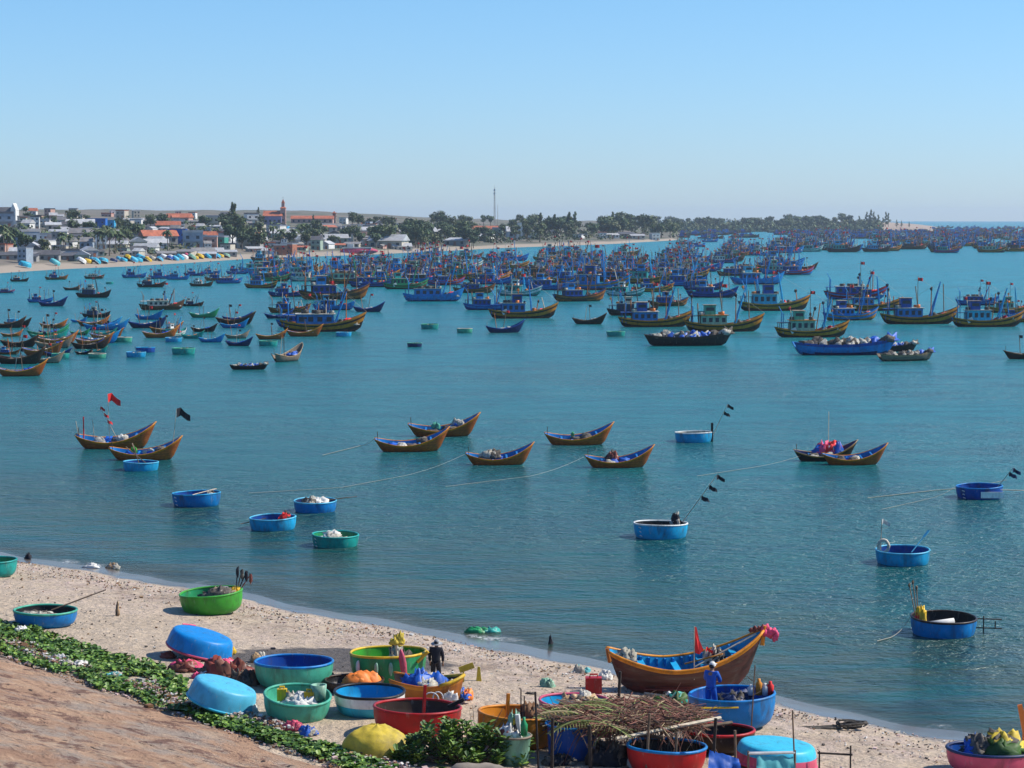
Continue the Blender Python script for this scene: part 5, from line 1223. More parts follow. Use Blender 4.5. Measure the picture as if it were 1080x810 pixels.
# pale rubbish bands
def scatter(n,region,mats,label,name,cat,sz,seed,kind='stuff'):
    rnd=random.Random(seed); mb=MB(); got=0
    for _ in range(n*6):
        if got>=n: break
        q=region(rnd)
        if q is None: continue
        s=rnd.uniform(*sz)*(1 if rnd.random()<.93 else 2); a=rnd.random()*PI; M_=Matrix.Rotation(a,3,'Z')@Matrix.Rotation(rnd.uniform(-.5,.5),3,'X')
        w,l,h=s*rnd.uniform(.5,1.3),s*rnd.uniform(.4,1),s*rnd.uniform(.15,.5)
        vs=[M_@Vector((x*w*rnd.uniform(.6,1),y*l*rnd.uniform(.6,1),z)) +q for z in (-.02,h) for x,y in ((-1,-1),(1,-1),(1,1),(-1,1))]
        mb.add(vs,[(3,2,1,0),(4,5,6,7),(0,1,5,4),(1,2,6,5),(2,3,7,6),(3,0,4,7)],rnd.randrange(len(mats))); got+=1
    return tag(mb.build(name,mats),label,cat,None,kind)
def reg_shell(rnd):
    x=rnd.uniform(-26,19); s=abs(rnd.gauss(0,1.6))+2.4+(1.2 if rnd.random()<.4 else 0); y=float(np.interp(x,SX,SY))-s*1.35
    sv=float(shore_s(x,y))
    if sv<1.9: return None
    if noise.noise(Vector((x*.35,y*.35,2)))<-.15 and rnd.random()<.7: return None
    return Vector((x,y,ground(x,y)+.03))
scatter(2600,reg_shell,['shell','palenet','tan','shell','net','net','dryleaf','foam'],'scattered shells and pebbles along the tide line','tide_line_litter','shells',(.015,.042),1)
def reg_sand(rnd):
    x=rnd.uniform(-24,19); y=float(np.interp(x,SX,SY))-rnd.uniform(3,20); t,s=bank_st(x,y)
    if s>-2.5: return None
    if noise.noise(Vector((x*.5,y*.5,9)))<-.05: return None
    return Vector((x,y,ground(x,y)+.025))
scatter(900,reg_sand,['foam','net','net','dryleaf','tan','blackcloth','palenet'],'sparse bits of litter strewn over the sand','sand_litter','litter',(.015,.045),2)
t0,_=bank_st(*at(150,700)[:2]); 
def reg_band(rnd):
    t=rnd.uniform(-4,26); s=rnd.gauss(-.95,.28)+.25*math.sin(t*.7); 
    if noise.noise(Vector((t*.25,3,1)))<-.1+.0: return None
    x=T1.x+tl.x*t+tn.x*s; y=T1.y+tl.y*t+tn.y*s; return Vector((x,y,ground(x,y)+.08+.1*rnd.random()))
scatter(1500,reg_band,['whitecloth','palenet','tan','shell','dryleaf','dryleaf','frond4','shell','palenet'],'band of pale rubbish and dead leaves within the creeper','creeper_litter','litter',(.02,.075),3)
def reg_toe(rnd):
    t=rnd.uniform(-6,24); s=rnd.gauss(.12,.16); 
    x=T1.x+tl.x*t+tn.x*s; y=T1.y+tl.y*t+tn.y*s; return Vector((x,y,ground(x,y)+.05))
scatter(900,reg_toe,['shell','palenet','tan','rock','dryleaf','rock'],'stones and dry litter along the embankment foot','toe_litter','litter',(.02,.07),4)

# ------------------------------------------------------------------ creeper
mb=MB(); rnd=random.Random(8); cntl=0
tw=bank_st(*at(200,712)[:2])[0]; te=bank_st(*at(300,765)[:2])[0]
while cntl<23000:
    t=rnd.uniform(-8,34)
    w=3.0 if t<tw else max(.95,3.0-(t-tw)*.40)
    s=rnd.uniform(-w-.3,.35)
    nn=noise.noise(Vector((t*.5,s*.8,5)))
    if s<-w+.5*nn or s>.15+.35*noise.noise(Vector((t*.6,1,2))): continue
    if abs(s+.95-.25*math.sin(t*.7))<.33+.5*noise.noise(Vector((t*.3,s*.5,8))) and t<te and rnd.random()<.7: continue
    if nn<-.30 and rnd.random()<.8: continue
    x=T1.x+tl.x*t+tn.x*s; y=T1.y+tl.y*t+tn.y*s; z=ground(x,y)+rnd.uniform(.02,.18)+.12*max(0,noise.noise(Vector((t*1.2,s*1.2,1))))
    if noise.noise(Vector((x*.9,y*.9,3)))>.30 and rnd.random()<.8: continue
    r=rnd.uniform(.035,.10); a=rnd.random()*2*PI; M_=Matrix.Rotation(a,3,'Z')@Matrix.Rotation(rnd.uniform(-.2,1.0),3,'X')
    vs=[M_@Vector(q)*r+Vector((x,y,z)) for q in ((-.1,-1,0),(.8,-.3,.12),(.75,.7,.1),(0,1,0),(-.8,.6,.12),(-.85,-.35,.1))]
    mb.add(vs,[(0,1,2,3),(0,3,4,5)],rnd.choice([0,0,1,2,0,1,2])); cntl+=1
tag(mb.build('beach_creeper',['leaf1','leaf2','leaf3']),'low green creeper covering the ground along the embankment foot','creeper',None,'stuff')
# bush
bcn=at(488,808); bcn.y+=.5; bcn.z=ground(bcn.x,bcn.y); root=empty('leafy_bush',bcn); rnd=random.Random(9); mb=MB(); st=MB()
for k in range(135):
    a=rnd.random()*2*PI; q=math.sqrt(rnd.random()); ex=1.9*q*math.cos(a); ey=.95*q*math.sin(a); ez=(1.25-.55*q*q)*(rnd.uniform(.25,1.05))
    if ex>.6: ez*=.92
    if ex<-1.3: ez*=.7
    tip=Vector((ex,ey,ez)); st.tube([(ex*.4,ey*.4,0),(ex*.8,ey*.8,ez*.6),tip],[.02,.014,.008],4)
    for l in range(15):
        aa=l*2.4+k; el=rnd.uniform(.1,1.1); d=Vector((math.cos(aa)*math.cos(el),math.sin(aa)*math.cos(el),math.sin(el)*.9)); b0=tip-Vector((0,0,.03*l*.8)); ln=rnd.uniform(.17,.30); w=ln*.27
        sd=d.cross(Vector((0,0,1))).normalized()*w; e=b0+d*ln; nrm=sd.cross(d)*.4
        mb.add([b0,b0+d*ln*.35+sd*.8,b0+d*ln*.7+sd,e-Vector((0,0,.03)),b0+d*ln*.7-sd,b0+d*ln*.35-sd*.8,b0+d*ln*.5-Vector((0,0,.025))],[(0,1,2,6),(6,2,3),(6,3,4),(0,6,4,5)],rnd.choice([0,1,0,2,1]))
mb.build('leaves',['leaf1','leaf2','leaf3'],root); st.build('stems','wood',root); tag(root,'leafy green bush with broad leaves in front of red boat','bush')
root2=MB(); rnd=random.Random(2)
for k in range(10):
    x=rnd.uniform(-.5,.5); root2.tube([(x*.3,0,0),(x,rnd.uniform(-.2,.2),.55),(x*1.9,rnd.uniform(-.3,.3),1.0+.3*rnd.random())],[.018,.012,.005],4)
thing(root2,'dead_twigs','net','bare grey twigs rising left of the orange basket boat','twigs',at(503,800)+Vector((0,.8,0)))
# ------------------------------------------------------------------ far town
def house_proto(w,d,h,kind,seed):
    rnd=random.Random(seed); root=empty('house',(0,0,0)); mb=MB(); mb.box((0,0,h/2),(w,d,h)); mb.build('wall','hw',root)
    rm=MB(); ov=.5
    if kind=='flat':
        rm.box((0,0,h+.12),(w+.3,d+.3,.25)); 
        for sy in (-1,1): rm.box((0,sy*(d/2),h+.55),(w+.3,.2,.65))
    elif kind=='gable':    # ridge along x
        r=h+d*.28; vs=[(-w/2-ov,-d/2-ov,h-.1),(w/2+ov,-d/2-ov,h-.1),(w/2+ov,d/2+ov,h-.1),(-w/2-ov,d/2+ov,h-.1),(-w/2-ov,0,r),(w/2+ov,0,r)]
        rm.add(vs,[(0,1,5,4),(2,3,4,5),(0,4,3),(1,2,5),(3,2,1,0)])
    elif kind=='gabley':   # gable end faces the bay
        r=h+w*.28; vs=[(-w/2-ov,-d/2-ov,h-.1),(w/2+ov,-d/2-ov,h-.1),(w/2+ov,d/2+ov,h-.1),(-w/2-ov,d/2+ov,h-.1),(0,-d/2-ov,r),(0,d/2+ov,r)]
        rm.add(vs,[(0,4,5,3),(1,2,5,4),(0,1,4),(2,3,5),(3,2,1,0)])
    else:                  # lean-to
        vs=[(-w/2-ov,-d/2-ov,h-.2),(w/2+ov,-d/2-ov,h-.2),(w/2+ov,d/2+ov,h+1.1),(-w/2-ov,d/2+ov,h+1.1)]
        rm.add(vs+[(a,b_,c-.15) for a,b_,c in vs],[(0,1,2,3),(7,6,5,4),(0,4,5,1),(1,5,6,2),(2,6,7,3),(3,7,4,0)])
    rm.build('roof','tile',root)
    fl=max(1,int(h/3)); n=max(1,int(w/3))
    for f in range(fl):
        for i in range(n):
            if f==0 and i==n//2: 
                m2=MB(); m2.box(((i+.5)/n*w-w/2,-d/2-.02,1.1),(1.3,.08,2.2)); m2.build('door','hbr',root); continue
            m2=MB(); m2.box(((i+.5)/n*w-w/2,-d/2-.02,f*3+1.7),(1.3,.08,1.3)); m2.build('window','glass',root)
    if fl>1:
        m2=MB(); m2.box((0,-d/2-.5,3.05),(w*.9,1,.15)); m2.box((0,-d/2-1.0,3.5),(w*.9,.08,.8)); m2.build('balcony','hw',root)
    return root
HP=[house_proto(9,8,3.2,'gable',1),house_proto(7,9,3.4,'gabley',2),house_proto(8,8,6.6,'flat',3),house_proto(11,7,3.0,'shed',4),house_proto(6,8,6.4,'gable',5),house_proto(13,8,3.2,'gable',6),house_proto(9,8,3.4,'flat',7),house_proto(6,7,9.2,'flat',8),house_proto(10,6,2.8,'shed',9)]
for o in HP: freeze(o)
HT=[('gabled','house'),('gable-fronted','house'),('two-storey flat-roofed','house'),('lean-to','shed'),('tall gabled','house'),('long gabled','house'),('flat-roofed','house'),('three-storey','house'),('low','shed')]
WN={'hw':'white','hc':'cream','hb':'pale blue','hp':'pinkish','hg':'pale green','hgr':'grey','hbl':'deep blue','hcy':'cyan','hbr':'brick','hgn':'green','hye':'yellow'}
RN={'tile':'red tiled','tin':'rusty tin','tin2':'pale tin','tin3':'dark'}
HOUSES=[]; HUS=[]
def tz(px):
    for lim,z in ((60,'near the white-gabled house'),(95,'before the blue warehouse'),(140,'by the blue warehouse'),(182,'between both blue buildings'),(215,'by the square blue house'),(245,'near tall dark trees'),(280,'just past tall dark trees'),(320,'below the church'),(365,'below the pagoda tower'),(410,'past the pagoda tower'),(460,'above the empty beach'),(500,'approaching the radio mast'),(545,'at the radio mast'),(600,'behind the centre fleet'),(660,'on the low wooded spit'),(725,'at the spit tip')):
        if px<lim: return z
    return 'on the hazy headland'
def house(px,py,i,wall,roof,sc_=1.,rz=None,fn=None,label=None,rnd=random):
    p=far_at(px,py,fn); o=copy_tree(HP[i]); recolor(o,{'wall':wall,'roof':roof,'balcony':wall})
    o.location=(p.x,p.y,p.z-.3); o.scale=(sc_,)*3; o.rotation_euler=(0,0,rz if rz is not None else R(rnd.uniform(-25,25)))
    a,b_=HT[i]; desc=f"{WN[wall]} {a} {b_} with {RN[roof]} roof"
    if label: tag(o,label,'building','buildings of the far town')
    else: HOUSES.append((o,px,desc,tz(px)))
    HUS.append((p.x,p.y,9*sc_)); return o
# read from the photograph
for px,py,i,w,r,s in ((6,240,2,'hb','tin3',1.6),(26,240,6,'hw','tin2',1.3),(50,235,6,'hw','tin2',.9),(18,258,6,'hye','tin2',1.1),(30,262,2,'hb','tin2',1.5),(45,262,6,'hw','tin2',1.4),(62,243,3,'hc','tin2',1.5),(86,242,5,'hc','tin2',1.5),(63,249,3,'hw','tin2',1.2),(90,252,5,'hgr','tin',1.4),(64,265,6,'hc','tin2',1.1),(110,256,5,'hgr','tin',1.6),(125,258,1,'hw','tile',1.1),(146,262,1,'hc','tin2',1.4),(155,266,5,'hw','tin2',1.6),(100,270,8,'hg','tin3',2.0),(8,274,3,'hgr','tin3',2.1),(30,275,8,'hgr','tin3',1.5),(50,274,5,'hgr','tin3',1.3),(71,274,8,'hgr','tin3',2.2),(87,273,3,'hgr','tin3',1.2),(20,270,0,'hw','tin2',1.1),(58,271,3,'hc','tin',1.0),(42,268,1,'hg','tin3',1.2),
    (140,240,5,'hg','tin2',1.4),(130,230,2,'hc','tile',1.1),(122,229,2,'hw','tin2',1.0),(115,229,6,'hp','tile',1.1),(166,236,0,'hgr','tin2',1.1),(190,235,5,'hp','tile',1.6),(168,257,5,'hgr','tile',1.7),(178,243,5,'hgn','tile',1.4),(228,254,5,'hw','tile',1.3),(216,246,6,'hb','tin2',1.2),(204,262,2,'hb','tin2',1.6),(222,262,2,'hp','tin2',1.2),(232,262,2,'hgn','tin2',1.2),(240,258,2,'hw','tin2',1.1),(226,240,2,'hc','tin2',1.4),(214,270,5,'hbr','tin',1.5),(219,272,8,'hbr','tin2',1.8),(196,270,3,'hc','tin',2),(176,271,8,'hgr','tin',2.2),(240,270,3,'hgr','tin2',1.8),
    (266,236,2,'hw','tin3',1.4),(272,248,2,'hc','tin3',1.3),(258,262,2,'hc','tin',1.2),(292,244,6,'hw','tin2',1.4),(282,246,6,'hw','tin2',.9),(300,242,6,'hcy','tin2',.9),(314,246,6,'hb','tin2',1.2),(298,252,5,'hg','tin2',1.5),(330,246,5,'hgr','tin',1.3),(326,241,6,'hw','tin2',1),(345,244,3,'hc','tile',1.4),(360,243,6,'hw','tin2',1.1),(363,236,2,'hw','tin2',.9),(376,243,6,'hw','tin2',1.4),(393,240,6,'hw','tin2',1),(390,248,5,'hb','tin2',1.4),(388,258,6,'hw','tin2',1.1),(285,268,8,'hw','tin2',2.4),(305,268,2,'hbr','tin2',1.4),(296,269,2,'hbr','tin2',1.2),(345,262,1,'hw','tin2',1.1),(270,266,3,'hgr','tin2',1.6),(380,268,8,'hw','tin2',2.4),(355,256,5,'hg','tin2',1.3),
    (414,241,6,'hw','tin2',1.3),(458,248,5,'hw','tin2',1.5),(468,249,5,'hw','tin2',1.5),(441,252,6,'hw','tin2',1.0),(410,262,5,'hc','tin2',2.0),(424,264,5,'hc','tin2',1.8),(489,243,6,'hp','tin',1.1),(494,251,6,'hw','tin2',1.2),(505,253,3,'hw','tin2',1.5),(510,252,5,'hw','tin2',1.3),(483,259,3,'hgr','tin2',1.7),(525,249,2,'hg','tin2',1.2),(550,251,5,'hw','tin2',2.2),(560,243,8,'hgn','tin2',3),(572,243,8,'hgn','tin2',3),(584,246,6,'hw','tin2',1.2),(610,251,6,'hw','tin2',1.1),(615,250,6,'hw','tin2',1),(635,251,2,'hw','tile',.9),(645,251,8,'hw','tin2',1.4),(660,251,8,'hgr','tin3',1.8),(672,252,8,'hc','tin2',1.5),(690,253,2,'hw','tin2',1.1)):
    house(px,py,i,w,r,(s*.62 if py<264 else min(s,1.25)*.52) if px<430 else s*.62,rnd=rnd)
def lm(px,py): return (92<px<125 and 236<py<258) or (179<px<200 and 250<py<275) or (277<px<364 and 230<py<250) or (498<px<530 and 240<py<254)
rnd=random.Random(77); n=0
for _ in range(6000):
    if n>=202: break
    px=rnd.uniform(-12,430); py=rnd.uniform(230,279) if px<270 else rnd.uniform(238,264); p=far_at(px,py)
    if p.y-float(np.interp(px,FPX,FD))<38 or lm(px,py): continue
    if any(abs(a-p.x)<5 and abs(b_-p.y)<7 for a,b_,_ in HUS): continue
    house(px,py,rnd.randrange(9),rnd.choice(['hw','hw','hc','hgr','hb','hw','hp','hg','hc']),rnd.choice(['tin','tin','tin2','tile','tin3','tin','tin2','tin2','tin3']),rnd.uniform(.42,.72),rnd=rnd); n+=1
rnd=random.Random(78); n=0
print('HOUSES',len(HOUSES),n); auto_label(HOUSES,'building','buildings of the far town')
def bld(px,py,name,label,parts,cat='building',rz=0,fn=None,sc_=1):
    p=far_at(px,py,fn); root=empty(name,(p.x,p.y,p.z-.3),(0,0,rz),sc_)
    for nm,m,fnc in parts:
        mb=MB(); fnc(mb); mb.build(nm,m,root)
    tag(root,label,cat); return root
def gab(w,d,h,z0,rise,ov=.4,cx=0,cy=0,along='x'):
    def f(mb):
        if along=='x': vs=[(cx-w/2-ov,cy-d/2-ov,z0),(cx+w/2+ov,cy-d/2-ov,z0),(cx+w/2+ov,cy+d/2+ov,z0),(cx-w/2-ov,cy+d/2+ov,z0),(cx-w/2-ov,cy,z0+rise),(cx+w/2+ov,cy,z0+rise)]; fs=[(0,1,5,4),(2,3,4,5),(0,4,3),(1,2,5),(3,2,1,0)]
        else: vs=[(cx-w/2-ov,cy-d/2-ov,z0),(cx+w/2+ov,cy-d/2-ov,z0),(cx+w/2+ov,cy+d/2+ov,z0),(cx-w/2-ov,cy+d/2+ov,z0),(cx,cy-d/2-ov,z0+rise),(cx,cy+d/2+ov,z0+rise)]; fs=[(0,4,5,3),(1,2,5,4),(0,1,4),(2,3,5),(3,2,1,0)]
        mb.add(vs,fs)
    return f
def bx(c,d): return lambda mb: mb.box(c,d)
def wins(nx,nz,w,z0,dz,y,ww=1.1,wh=1.3,cx=0): return [('window','glass',bx((cx+(i+.5)/nx*w-w/2,y,z0+k*dz),(ww,.12,wh))) for i in range(nx) for k in range(nz)]
# church with red roof and tower
def pyr(cx,cy,w,z0,h): 
    return lambda mb: mb.add([(cx-w/2,cy-w/2,z0),(cx+w/2,cy-w/2,z0),(cx+w/2,cy+w/2,z0),(cx-w/2,cy+w/2,z0),(cx,cy,z0+h)],[(0,1,4),(1,2,4),(2,3,4),(3,0,4),(3,2,1,0)])
k_=1.15
church=bld(292,238,'church','lilac-walled church with orange roof and stepped tower on the ridge',[('wall','hli',bx((-1.5,0,2.6),(9,8,5.2))),('roof','tile',gab(9,8,0,5.1,2.6,.4,-1.5)),('tower','hp',bx((3.6,-1,4.5),(2.6,2.6,9))),('tower_roof','tile',pyr(3.6,-1,3.2,9,1.4)),('belfry','hp',bx((3.6,-1,10.6),(1.5,1.5,1.8))),('spire','tile',pyr(3.6,-1,1.8,11.5,2.2)),('cross','hw',lambda mb:(mb.box((3.6,-1,14.2),(.12,.12,1.2)),mb.box((3.6,-1,14.3),(.6,.12,.12))))]+wins(4,1,9,2.6,0,-4.05,cx=-1.5)+wins(1,2,2,3,3,-2.35,cx=3.6),'church',sc_=1.1)
bld(330,235.5,'long_hall','long hall with faded orange roof stretching right of the church',[('wall','hp',bx((0,0,1.6),(26,8,3.2))),('roof','tile',gab(26,8,0,3.1,1.9))]+wins(8,1,26,1.7,0,-4.05),'hall',sc_=.95)
bld(353,236,'pagoda_tower','small pagoda-roofed tower beside the long orange-roofed hall',[('wall','hp',bx((0,0,3),(2.6,2.6,6))),('roof','tile',lambda mb:(mb.box((0,0,6.3),(4,4,.35)),mb.box((0,0,8.5),(4,4,.35)))),('belfry','hbr',bx((0,0,7.4),(2.2,2.2,2.0))),('spire','tile',pyr(0,0,3,8.7,1.6)),('window','glass',bx((0,-1.35,4.5),(1,.1,1.4)))],'tower',sc_=.78)
bld(348,243,'grey_hall','grey-roofed hall below the pagoda-roofed tower',[('wall','hgr',bx((0,0,2),(20,9,4))),('roof','tin',gab(20,9,0,3.9,2.6))]+wins(6,1,20,2,0,-4.55),'hall',sc_=.62)
bld(104,241,'blue_warehouse','tall deep blue warehouse standing above the town',[('wall','hbl',bx((0,0,4.4),(15,10,8.8))),('roof','blue',bx((0,0,8.95),(15.6,10.6,.35))),('parapet','deep',bx((0,-5.25,7.7),(15.4,.3,.5)))]+wins(3,2,15,2.4,3.3,-5.05,1.4,1.2),'warehouse',sc_=.55)
bld(117,240,'blue_annex','bright cyan block attached right of the tall blue warehouse',[('wall','hcy',bx((0,0,3.1),(8,8,6.2))),('roof','hcy',bx((0,0,6.35),(8.4,8.4,.3)))]+wins(2,1,8,3.2,0,-4.05),'building',sc_=.6)
bld(188,258,'blue_house','square deep blue house with flat roof in the middle of town',[('wall','hbl',bx((0,0,4.4),(10,8,8.8))),('roof','deep',bx((0,0,8.95),(10.5,8.5,.35))),('door','deep',bx((2,-4.05,1.2),(1.4,.12,2.4)))]+wins(3,2,10,2.6,3.2,-4.05),'house',sc_=.72)
bld(8,236,'gabled_house','white-gabled house with dark roof at the far left skyline',[('wall','hb',bx((-1.5,0,3),(10,8,6))),('roof','tin3',gab(10,8,0,5.9,3.2,.4,-1.5)),('gable_wall','hw',bx((4.6,-.2,3.8),(2.6,8.2,7.6))),('gable_roof','hw',gab(2.6,8.2,0,7.55,3.6,.1,4.6,-.2,'y'))]+wins(3,1,9,3.2,0,-4.05,cx=-2)+wins(1,1,2,5,0,-4.35,.8,cx=4.6),'house',sc_=.9)
bld(513,247,'red_roof_hall','long low hall with bright red roof beneath the radio mast',[('wall','hc',bx((0,0,1.9),(26,10,3.8))),('roof','tile',gab(26,10,0,3.7,3.6))]+wins(7,1,26,2,0,-5.05),'hall',sc_=.75)
bld(548,252,'white_tower','narrow white tower at the shore behind the centre fleet',[('wall','hw',bx((0,0,5),(4.4,4.4,10))),('top','hw',bx((0,0,11.2),(3,3,2.6))),('roof','hc',bx((0,0,12.6),(3.8,3.8,.3))),('window','glass',bx((0,-2.25,6),(1,.1,1.4)))],'tower',sc_=.8)
bld(379,268,'pink_hull','long pink and white hull hauled up on the town beach',[('hull','pink',lambda mb: mb.blob((0,0,1.6),(9,2,1.8),2,.05,20,9)),('deck','hw',bx((-1,0,3.2),(14,2.8,.5))),('cabin','hw',bx((-4,0,4.2),(3,2.4,1.6)))],'boat',sc_=.9)
# radio mast
p=far_at(521.5,243); mh=(243-199)/ppm(p); root=empty('radio_mast',p)
for a in range(3):
    x,y=.75*math.cos(a*2.094),.75*math.sin(a*2.094); mb=MB(); mb.tube([(x,y,-1),(x*.5,y*.5,mh)],.14,4); mb.build('leg','hgr',root)
mb=MB(); nb=26
for k in range(nb):
    z0=mh*k/nb; z1=mh*(k+1)/nb; q0=1-.5*k/nb; q1=1-.5*(k+1)/nb
    for a in range(3):
        a1=(a+1)%3; mb.tube([(.75*q0*math.cos(a*2.094),.75*q0*math.sin(a*2.094),z0),(.75*q1*math.cos(a1*2.094),.75*q1*math.sin(a1*2.094),z1)],.09,3)
mb.build('lattice','hgr',root)
mb=MB(); mb.tube([(0,0,mh),(0,0,mh+2.5)],.08,4); mb.build('antenna','hgr',root)
for z in (.96,.88): mb=MB(); mb.lathe([(0,-.3),(.6,-.1),(.7,.1),(0,.1)],10,M=Matrix.Translation((.0,-.8,mh*z))@Matrix.Rotation(PI/2,4,'X')); mb.build('dish','hw',root)
tag(root,'tall thin lattice radio mast rising above the skyline','radio mast')
p=far_at(525,242); mb=MB(); mb.tube([(0,0,-1),(0,0,(242-216)/ppm(p))],[.22,.1],4); thing(mb,'thin_mast','hgr','short thin mast just right of the radio mast','mast',p)
# ------------------------------------------------------------------ overturned baskets on the town beach
OB=[empty('basket_boat',(0,0,0)) for _ in range(1)]
basket_mesh(OB[0],1.4,1.0,'cyan','cyan','grey','grey',n=16,ropes=False); freeze(OB[0])
rnd=random.Random(31); lst=[]
xs_=[(28,'cyan'),(60,'tealtarp'),(94,'yellow'),(100,'lightblue'),(104,'cyan'),(110,'cyan'),(128,'lightblue'),(132,'cyan'),(138,'yellow'),(143,'lightblue'),(147,'cyan'),(150,'cyan'),(154,'lightblue'),(158,'yellow'),(163,'cream'),(170,'lightblue'),(175,'white'),(180,'deep'),(187,'lightblue'),(192,'cyan'),(196,'white'),(204,'palegreen'),(207,'yellow'),(212,'yellow'),(218,'teal'),(221,'cyan'),(226,'blue'),(230,'cyan'),(234,'yellow'),(240,'palegreen'),(88,'white'),(121,'navy'),(200,'pink'),(183,'white')]
CN={'cyan':'cyan','tealtarp':'pale teal','yellow':'yellow','lightblue':'light blue','cream':'cream','white':'white','deep':'deep blue','palegreen':'pale green','teal':'teal','blue':'bright blue','navy':'navy','pink':'pink'}
for px,c in xs_:
    D=float(np.interp(px,FPX,FD))+rnd.uniform(16,31); o=copy_tree(OB[0]); recolor(o,{'shell':[c,c],'rim':'white' if rnd.random()<.4 else c}); s=rnd.uniform(.9,1.3)*(1.35 if px<70 else 1)
    z=float(farz(px,D)); M_=Matrix.Rotation(R(rnd.uniform(-12,12)),4,'Z')@Matrix.Rotation(R(rnd.uniform(12,38)),4,'Y')@Matrix.Rotation(PI-R(rnd.uniform(-5,20)),4,'X'); o.rotation_euler=M_.to_euler(); o.scale=(s,)*3
    o.location=((px-540)/F*D,D,z+1.35*s); lst.append((o,px,'overturned '+CN[c]+' basket boat','on the town beach'))
auto_label(lst,'basket boat','basket boats overturned on the town beach')
for o in HP+OB: kill(o)
# ------------------------------------------------------------------ trees
def leafball(mb,c,r,n,rnd,size,mi0=0):
    c=Vector(c)
    for _ in range(n):
        d=Vector((rnd.gauss(0,1),rnd.gauss(0,1),rnd.gauss(0,1))).normalized()*(rnd.random()**.4)
        p=c+Vector((d.x*r[0],d.y*r[1],d.z*r[2])); s=size*rnd.uniform(.6,1.4)
        u=Vector((rnd.gauss(0,1),rnd.gauss(0,1),rnd.gauss(0,1))).normalized(); w=u.cross(d+Vector((.1,.2,.3))).normalized()
        mb.add([p-u*s,p+w*s*.7,p+u*s,p-w*s*.7],[(0,1,2,3)],(mi0+rnd.choice([0,0,1]))%3)
def broad(seed,h=8,tone=0):
    rnd=random.Random(seed); r=empty('broadleaf_tree',(0,0,0)); mb=MB()
    mb.tube([(0,0,-.5),(.1,0,h*.3),(.2,.1,h*.55)],[.28,.2,.12],6)
    for k in range(4): a=k*1.6+seed; mb.tube([(.1,0,h*.3),(h*.2*math.cos(a),h*.2*math.sin(a),h*.65)],[.13,.05],4)
    mb.build('trunk','trunk',r); mb=MB()
    for k in range(9): a=rnd.random()*6.28; q=rnd.random()*h*.3; leafball(mb,(q*math.cos(a),q*math.sin(a),h*rnd.uniform(.42,.84)),(h*.2,h*.2,h*.15),60,rnd,.42,tone)
    mb.build('crown',['crown1','crown2','crown3'],r); return r
def casu(seed,h=11):
    rnd=random.Random(seed); r=empty('casuarina_tree',(0,0,0)); mb=MB(); mb.tube([(0,0,-.5),(0,0,h*.5),(.1,0,h*.95)],[.25,.14,.04],6); mb.build('trunk','trunk',r); mb=MB()
    for k in range(13): t=k/12; a=rnd.random()*6.28; rr=h*.17*(1-t*.8)*rnd.uniform(.6,1.2); leafball(mb,(rr*.8*math.cos(a),rr*.8*math.sin(a),h*(.22+.74*t)),(rr*.9,rr*.9,h*.07),42,rnd,.36,k%2)
    mb.build('crown',['crown1','crown2','crown3'],r); return r
def palm(seed,h=9):
    rnd=random.Random(seed); r=empty('palm_tree',(0,0,0)); mb=MB(); lean=rnd.uniform(-1,1); mb.tube([(0,0,-.5),(lean*.3,0,h*.5),(lean,0,h)],[.2,.15,.12],6); mb.build('trunk','trunk',r); mb=MB()
    for k in range(17):
        a=k*2.4; e=rnd.uniform(-.3,1.1); L_=rnd.uniform(2.2,3.0); prev=Vector((lean,0,h)); pts=[prev]
        for i in range(1,5): t=i/4; pts.append(Vector((lean,0,h))+Vector((math.cos(a)*L_*t*math.cos(e*.6),math.sin(a)*L_*t*math.cos(e*.6),L_*(t*math.sin(e)-.85*t*t))))
        for i in range(4):
            s=Vector((-math.sin(a),math.cos(a),-.5))*(.5 if i<3 else .3); s2=Vector((math.sin(a),-math.cos(a),-.5))*(.5 if i<3 else .3)
            mb.add([pts[i],pts[i+1],pts[i+1]+s,pts[i]+s],[(0,1,2,3)],rnd.choice([0,1,2])); mb.add([pts[i],pts[i+1],pts[i+1]+s2,pts[i]+s2],[(0,1,2,3)],rnd.choice([0,1]))
    mb.build('crown',['crown1','crown2','crown3'],r); return r
TP=[broad(1,7,0),broad(2,8,1),broad(3,6,2),casu(4,11),casu(5,9),palm(6,7),palm(7,9)]
for o in TP: freeze(o)
TN=['round dark tree','spreading tree','olive tree','pointed casuarina tree','slim casuarina tree','short palm tree','tall palm tree']
TREES=[]
def tree(px,py,i,s,fn=None,rnd=random):
    p=far_at(px,py,fn); o=copy_tree(TP[i]); o.location=p; o.scale=(s*rnd.uniform(.9,1.2),s*rnd.uniform(.9,1.2),s); o.rotation_euler=(0,0,rnd.random()*6); TREES.append((o,px,TN[i],tz(px) if fn is None else ('on the left of the headland' if px<770 else 'in the middle of the headland' if px<850 else 'towards the sandy end of the headland' if px<905 else 'on the sandy tip of the headland'))); return o
rnd=random.Random(55)
